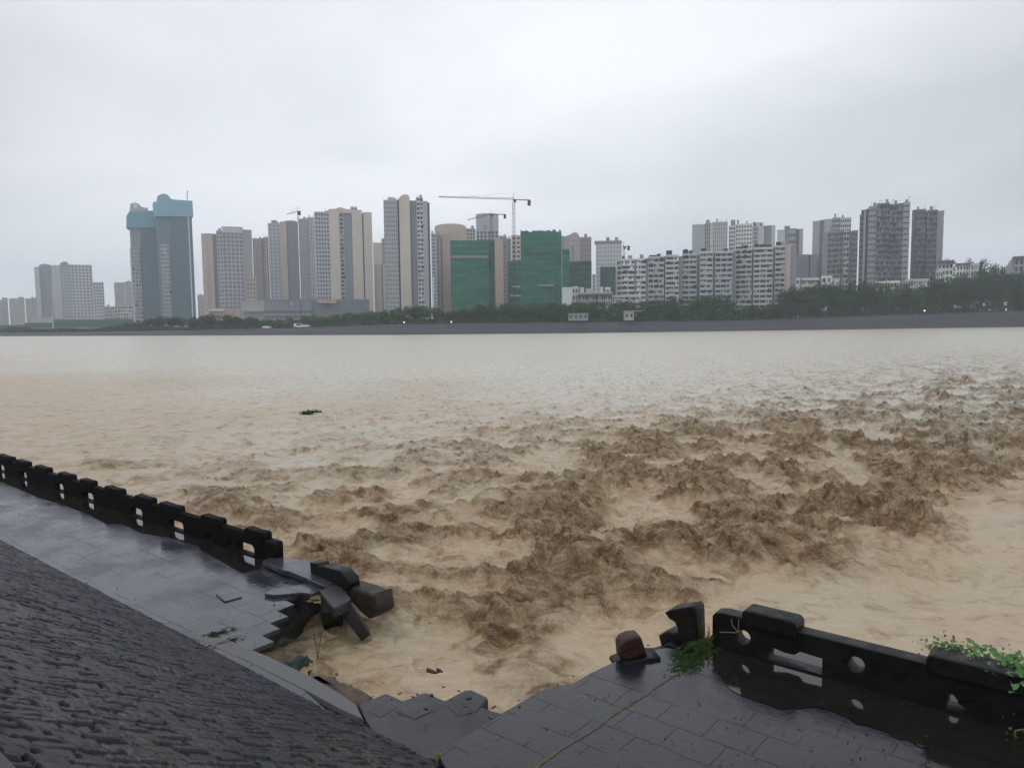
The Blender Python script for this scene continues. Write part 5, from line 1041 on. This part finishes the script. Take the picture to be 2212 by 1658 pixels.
for i in range(900): pts.append((c.x + random.gauss(0, .24), c.y + random.gauss(0, .3), ZW + .04 + abs(random.gauss(0, .05))))
leaf_mass('floating_branch', pts, .05, LM[0], 'green leafy branch floating in mid river', cat='branch', kind='thing')

# broken stone bits along the torn edges
def chunks(name, label, places, m, seed):
    r_ = random.Random(seed); v = []; f = []
    for (x, y, z, n, spread, s0, s1) in places:
        c = P(x, y, z)
        for k in range(n):
            q = c + Vector((r_.gauss(0, spread), r_.gauss(0, spread), r_.uniform(0, .04))); sz = r_.uniform(s0, s1); bm = bmesh.new(); bmesh.ops.create_icosphere(bm, subdivisions=1, radius=sz)
            sc3 = Vector((r_.uniform(.6, 1.4), r_.uniform(.5, 1), r_.uniform(.25, .6))); rt_ = Matrix.Rotation(r_.uniform(0, 6.3), 3, 'Z') @ Matrix.Rotation(r_.uniform(-.5, .5), 3, 'X'); b = len(v)
            for vv_ in bm.verts: v.append(tuple(q + rt_ @ Vector((vv_.co[i_] * sc3[i_] * r_.uniform(.75, 1.2) for i_ in range(3)))))
            for ff_ in bm.faces: f.append(tuple(b + vx.index for vx in ff_.verts))
            bm.free()
    me = bpy.data.meshes.new(name); me.from_pydata(v, [], f); o = link(name, me, m); tag(o, label, None, None, 'stuff')
PL = [(*p, 0, 1, .10, .008, .022) for p in edge[3:]] + [(*z4p(x, y), -.3, 5, .10, .015, .05) for x, y in ((560, 370), (640, 420), (760, 460), (880, 510))] + [(*z4p(x, y), -.02, 3, .12, .012, .04) for x, y in ((1120, 540), (1300, 580), (1450, 560), (1650, 560), (1800, 600), (1900, 650))] + [(*p, 0, 2, .06, .006, .018) for p in redge[2:10]] + [(*z2p(x, y), .0, 8, .16, .02, .07) for x, y in ((1150, 720), (1300, 880), (1450, 940), (1000, 700))] + [(*z2p(x, y), -.6, 5, .2, .05, .13) for x, y in ((1380, 1060), (1850, 1060))]
chunks('rubble', 'small dark stone fragments along the torn walkway edges', PL, M_BLK2, 5)
r_ = random.Random(11); v = []; f = []
for k in range(190):
    if k < 90: c = P(r_.uniform(0, 560), 0 + r_.uniform(1100, 1400), .006); ok = (c - J1).dot(e2) > .1 and (c - J1).dot(e2) < (P(0, lwall(0)) - J1).dot(e2) - .2
    else: c = P(r_.uniform(1150, 2000), r_.uniform(1470, 1655), .006); ok = c.x > P(1160, 1655).x - .1 + (c.y - P(1160, 1655).y) * .35
    if not ok: continue
    sz = r_.uniform(.005, .016); a = r_.uniform(0, 6.3); b = len(v); u_ = Vector((math.cos(a), math.sin(a), 0)) * sz * r_.uniform(1, 2.2); w_ = Vector((-math.sin(a), math.cos(a), 0)) * sz * .5
    for q in (-u_, w_ + Vector((0, 0, .01)), u_ + Vector((0, 0, .004)), -w_): v.append(tuple(c + q))
    f.append((b, b + 1, b + 2, b + 3))
me = bpy.data.meshes.new('litter'); me.from_pydata(v, [], f); o = link('litter', me, mat('wet_litter', (.012, .011, .01), .6, c2=(.09, .07, .04), vscale=4)); tag(o, 'wet leaf scraps and grit scattered on the walkways', None, None, 'stuff')
# drops thrown up from the breaking water
cand = np.argwhere((churn_shade > .62) & (rr < 45)); r2_ = np.random.default_rng(5); pk_ = cand[r2_.integers(0, len(cand), 2600)]
bp0 = V[pk_[:, 0], pk_[:, 1]]; jump = r2_.exponential(.07, len(bp0)); szs = r2_.uniform(.005, .013, len(bp0)); cc = bp0 + np.stack([r2_.normal(0, .08, len(bp0)), r2_.normal(0, .08, len(bp0)), jump], 1)
oct_ = np.array([(1, 0, 0), (-1, 0, 0), (0, 1, 0), (0, -1, 0), (0, 0, 1), (0, 0, -1)]); of_ = np.array([(0, 2, 4), (2, 1, 4), (1, 3, 4), (3, 0, 4), (2, 0, 5), (1, 2, 5), (3, 1, 5), (0, 3, 5)])
vv2 = (cc[:, None] + oct_[None] * szs[:, None, None]).reshape(-1, 3); ff2 = (of_[None] + 6 * np.arange(len(cc))[:, None, None]).reshape(-1, 3)
me = bpy.data.meshes.new('spray'); me.from_pydata(vv2.tolist(), [], ff2.tolist()); o = link('spray', me, mat('spray_drops', (.27, .19, .12), .3, var=.3)); tag(o, 'brown spray thrown up by the breaking water', None, None, 'stuff')

# ------------------------------------------------------------------ wet hazy air
hz = MB(); hz.box(-1900, 1900, -40, 2900, -3.2, 240)
hm_ = bpy.data.materials.new('haze_air'); hm_.use_nodes = True; n = hm_.node_tree.nodes; n.clear()
ho = n.new('ShaderNodeOutputMaterial'); pv = n.new('ShaderNodeVolumePrincipled'); pv.inputs['Color'].default_value = (.86, .92, 1, 1); pv.inputs['Density'].default_value = .00033
pv.inputs['Anisotropy'].default_value = .15
hm_.node_tree.links.new(pv.outputs[0], ho.inputs['Volume'])
o = hz.build('haze', hm_); tag(o, 'pale grey wet haze over the river', None, None, 'stuff')
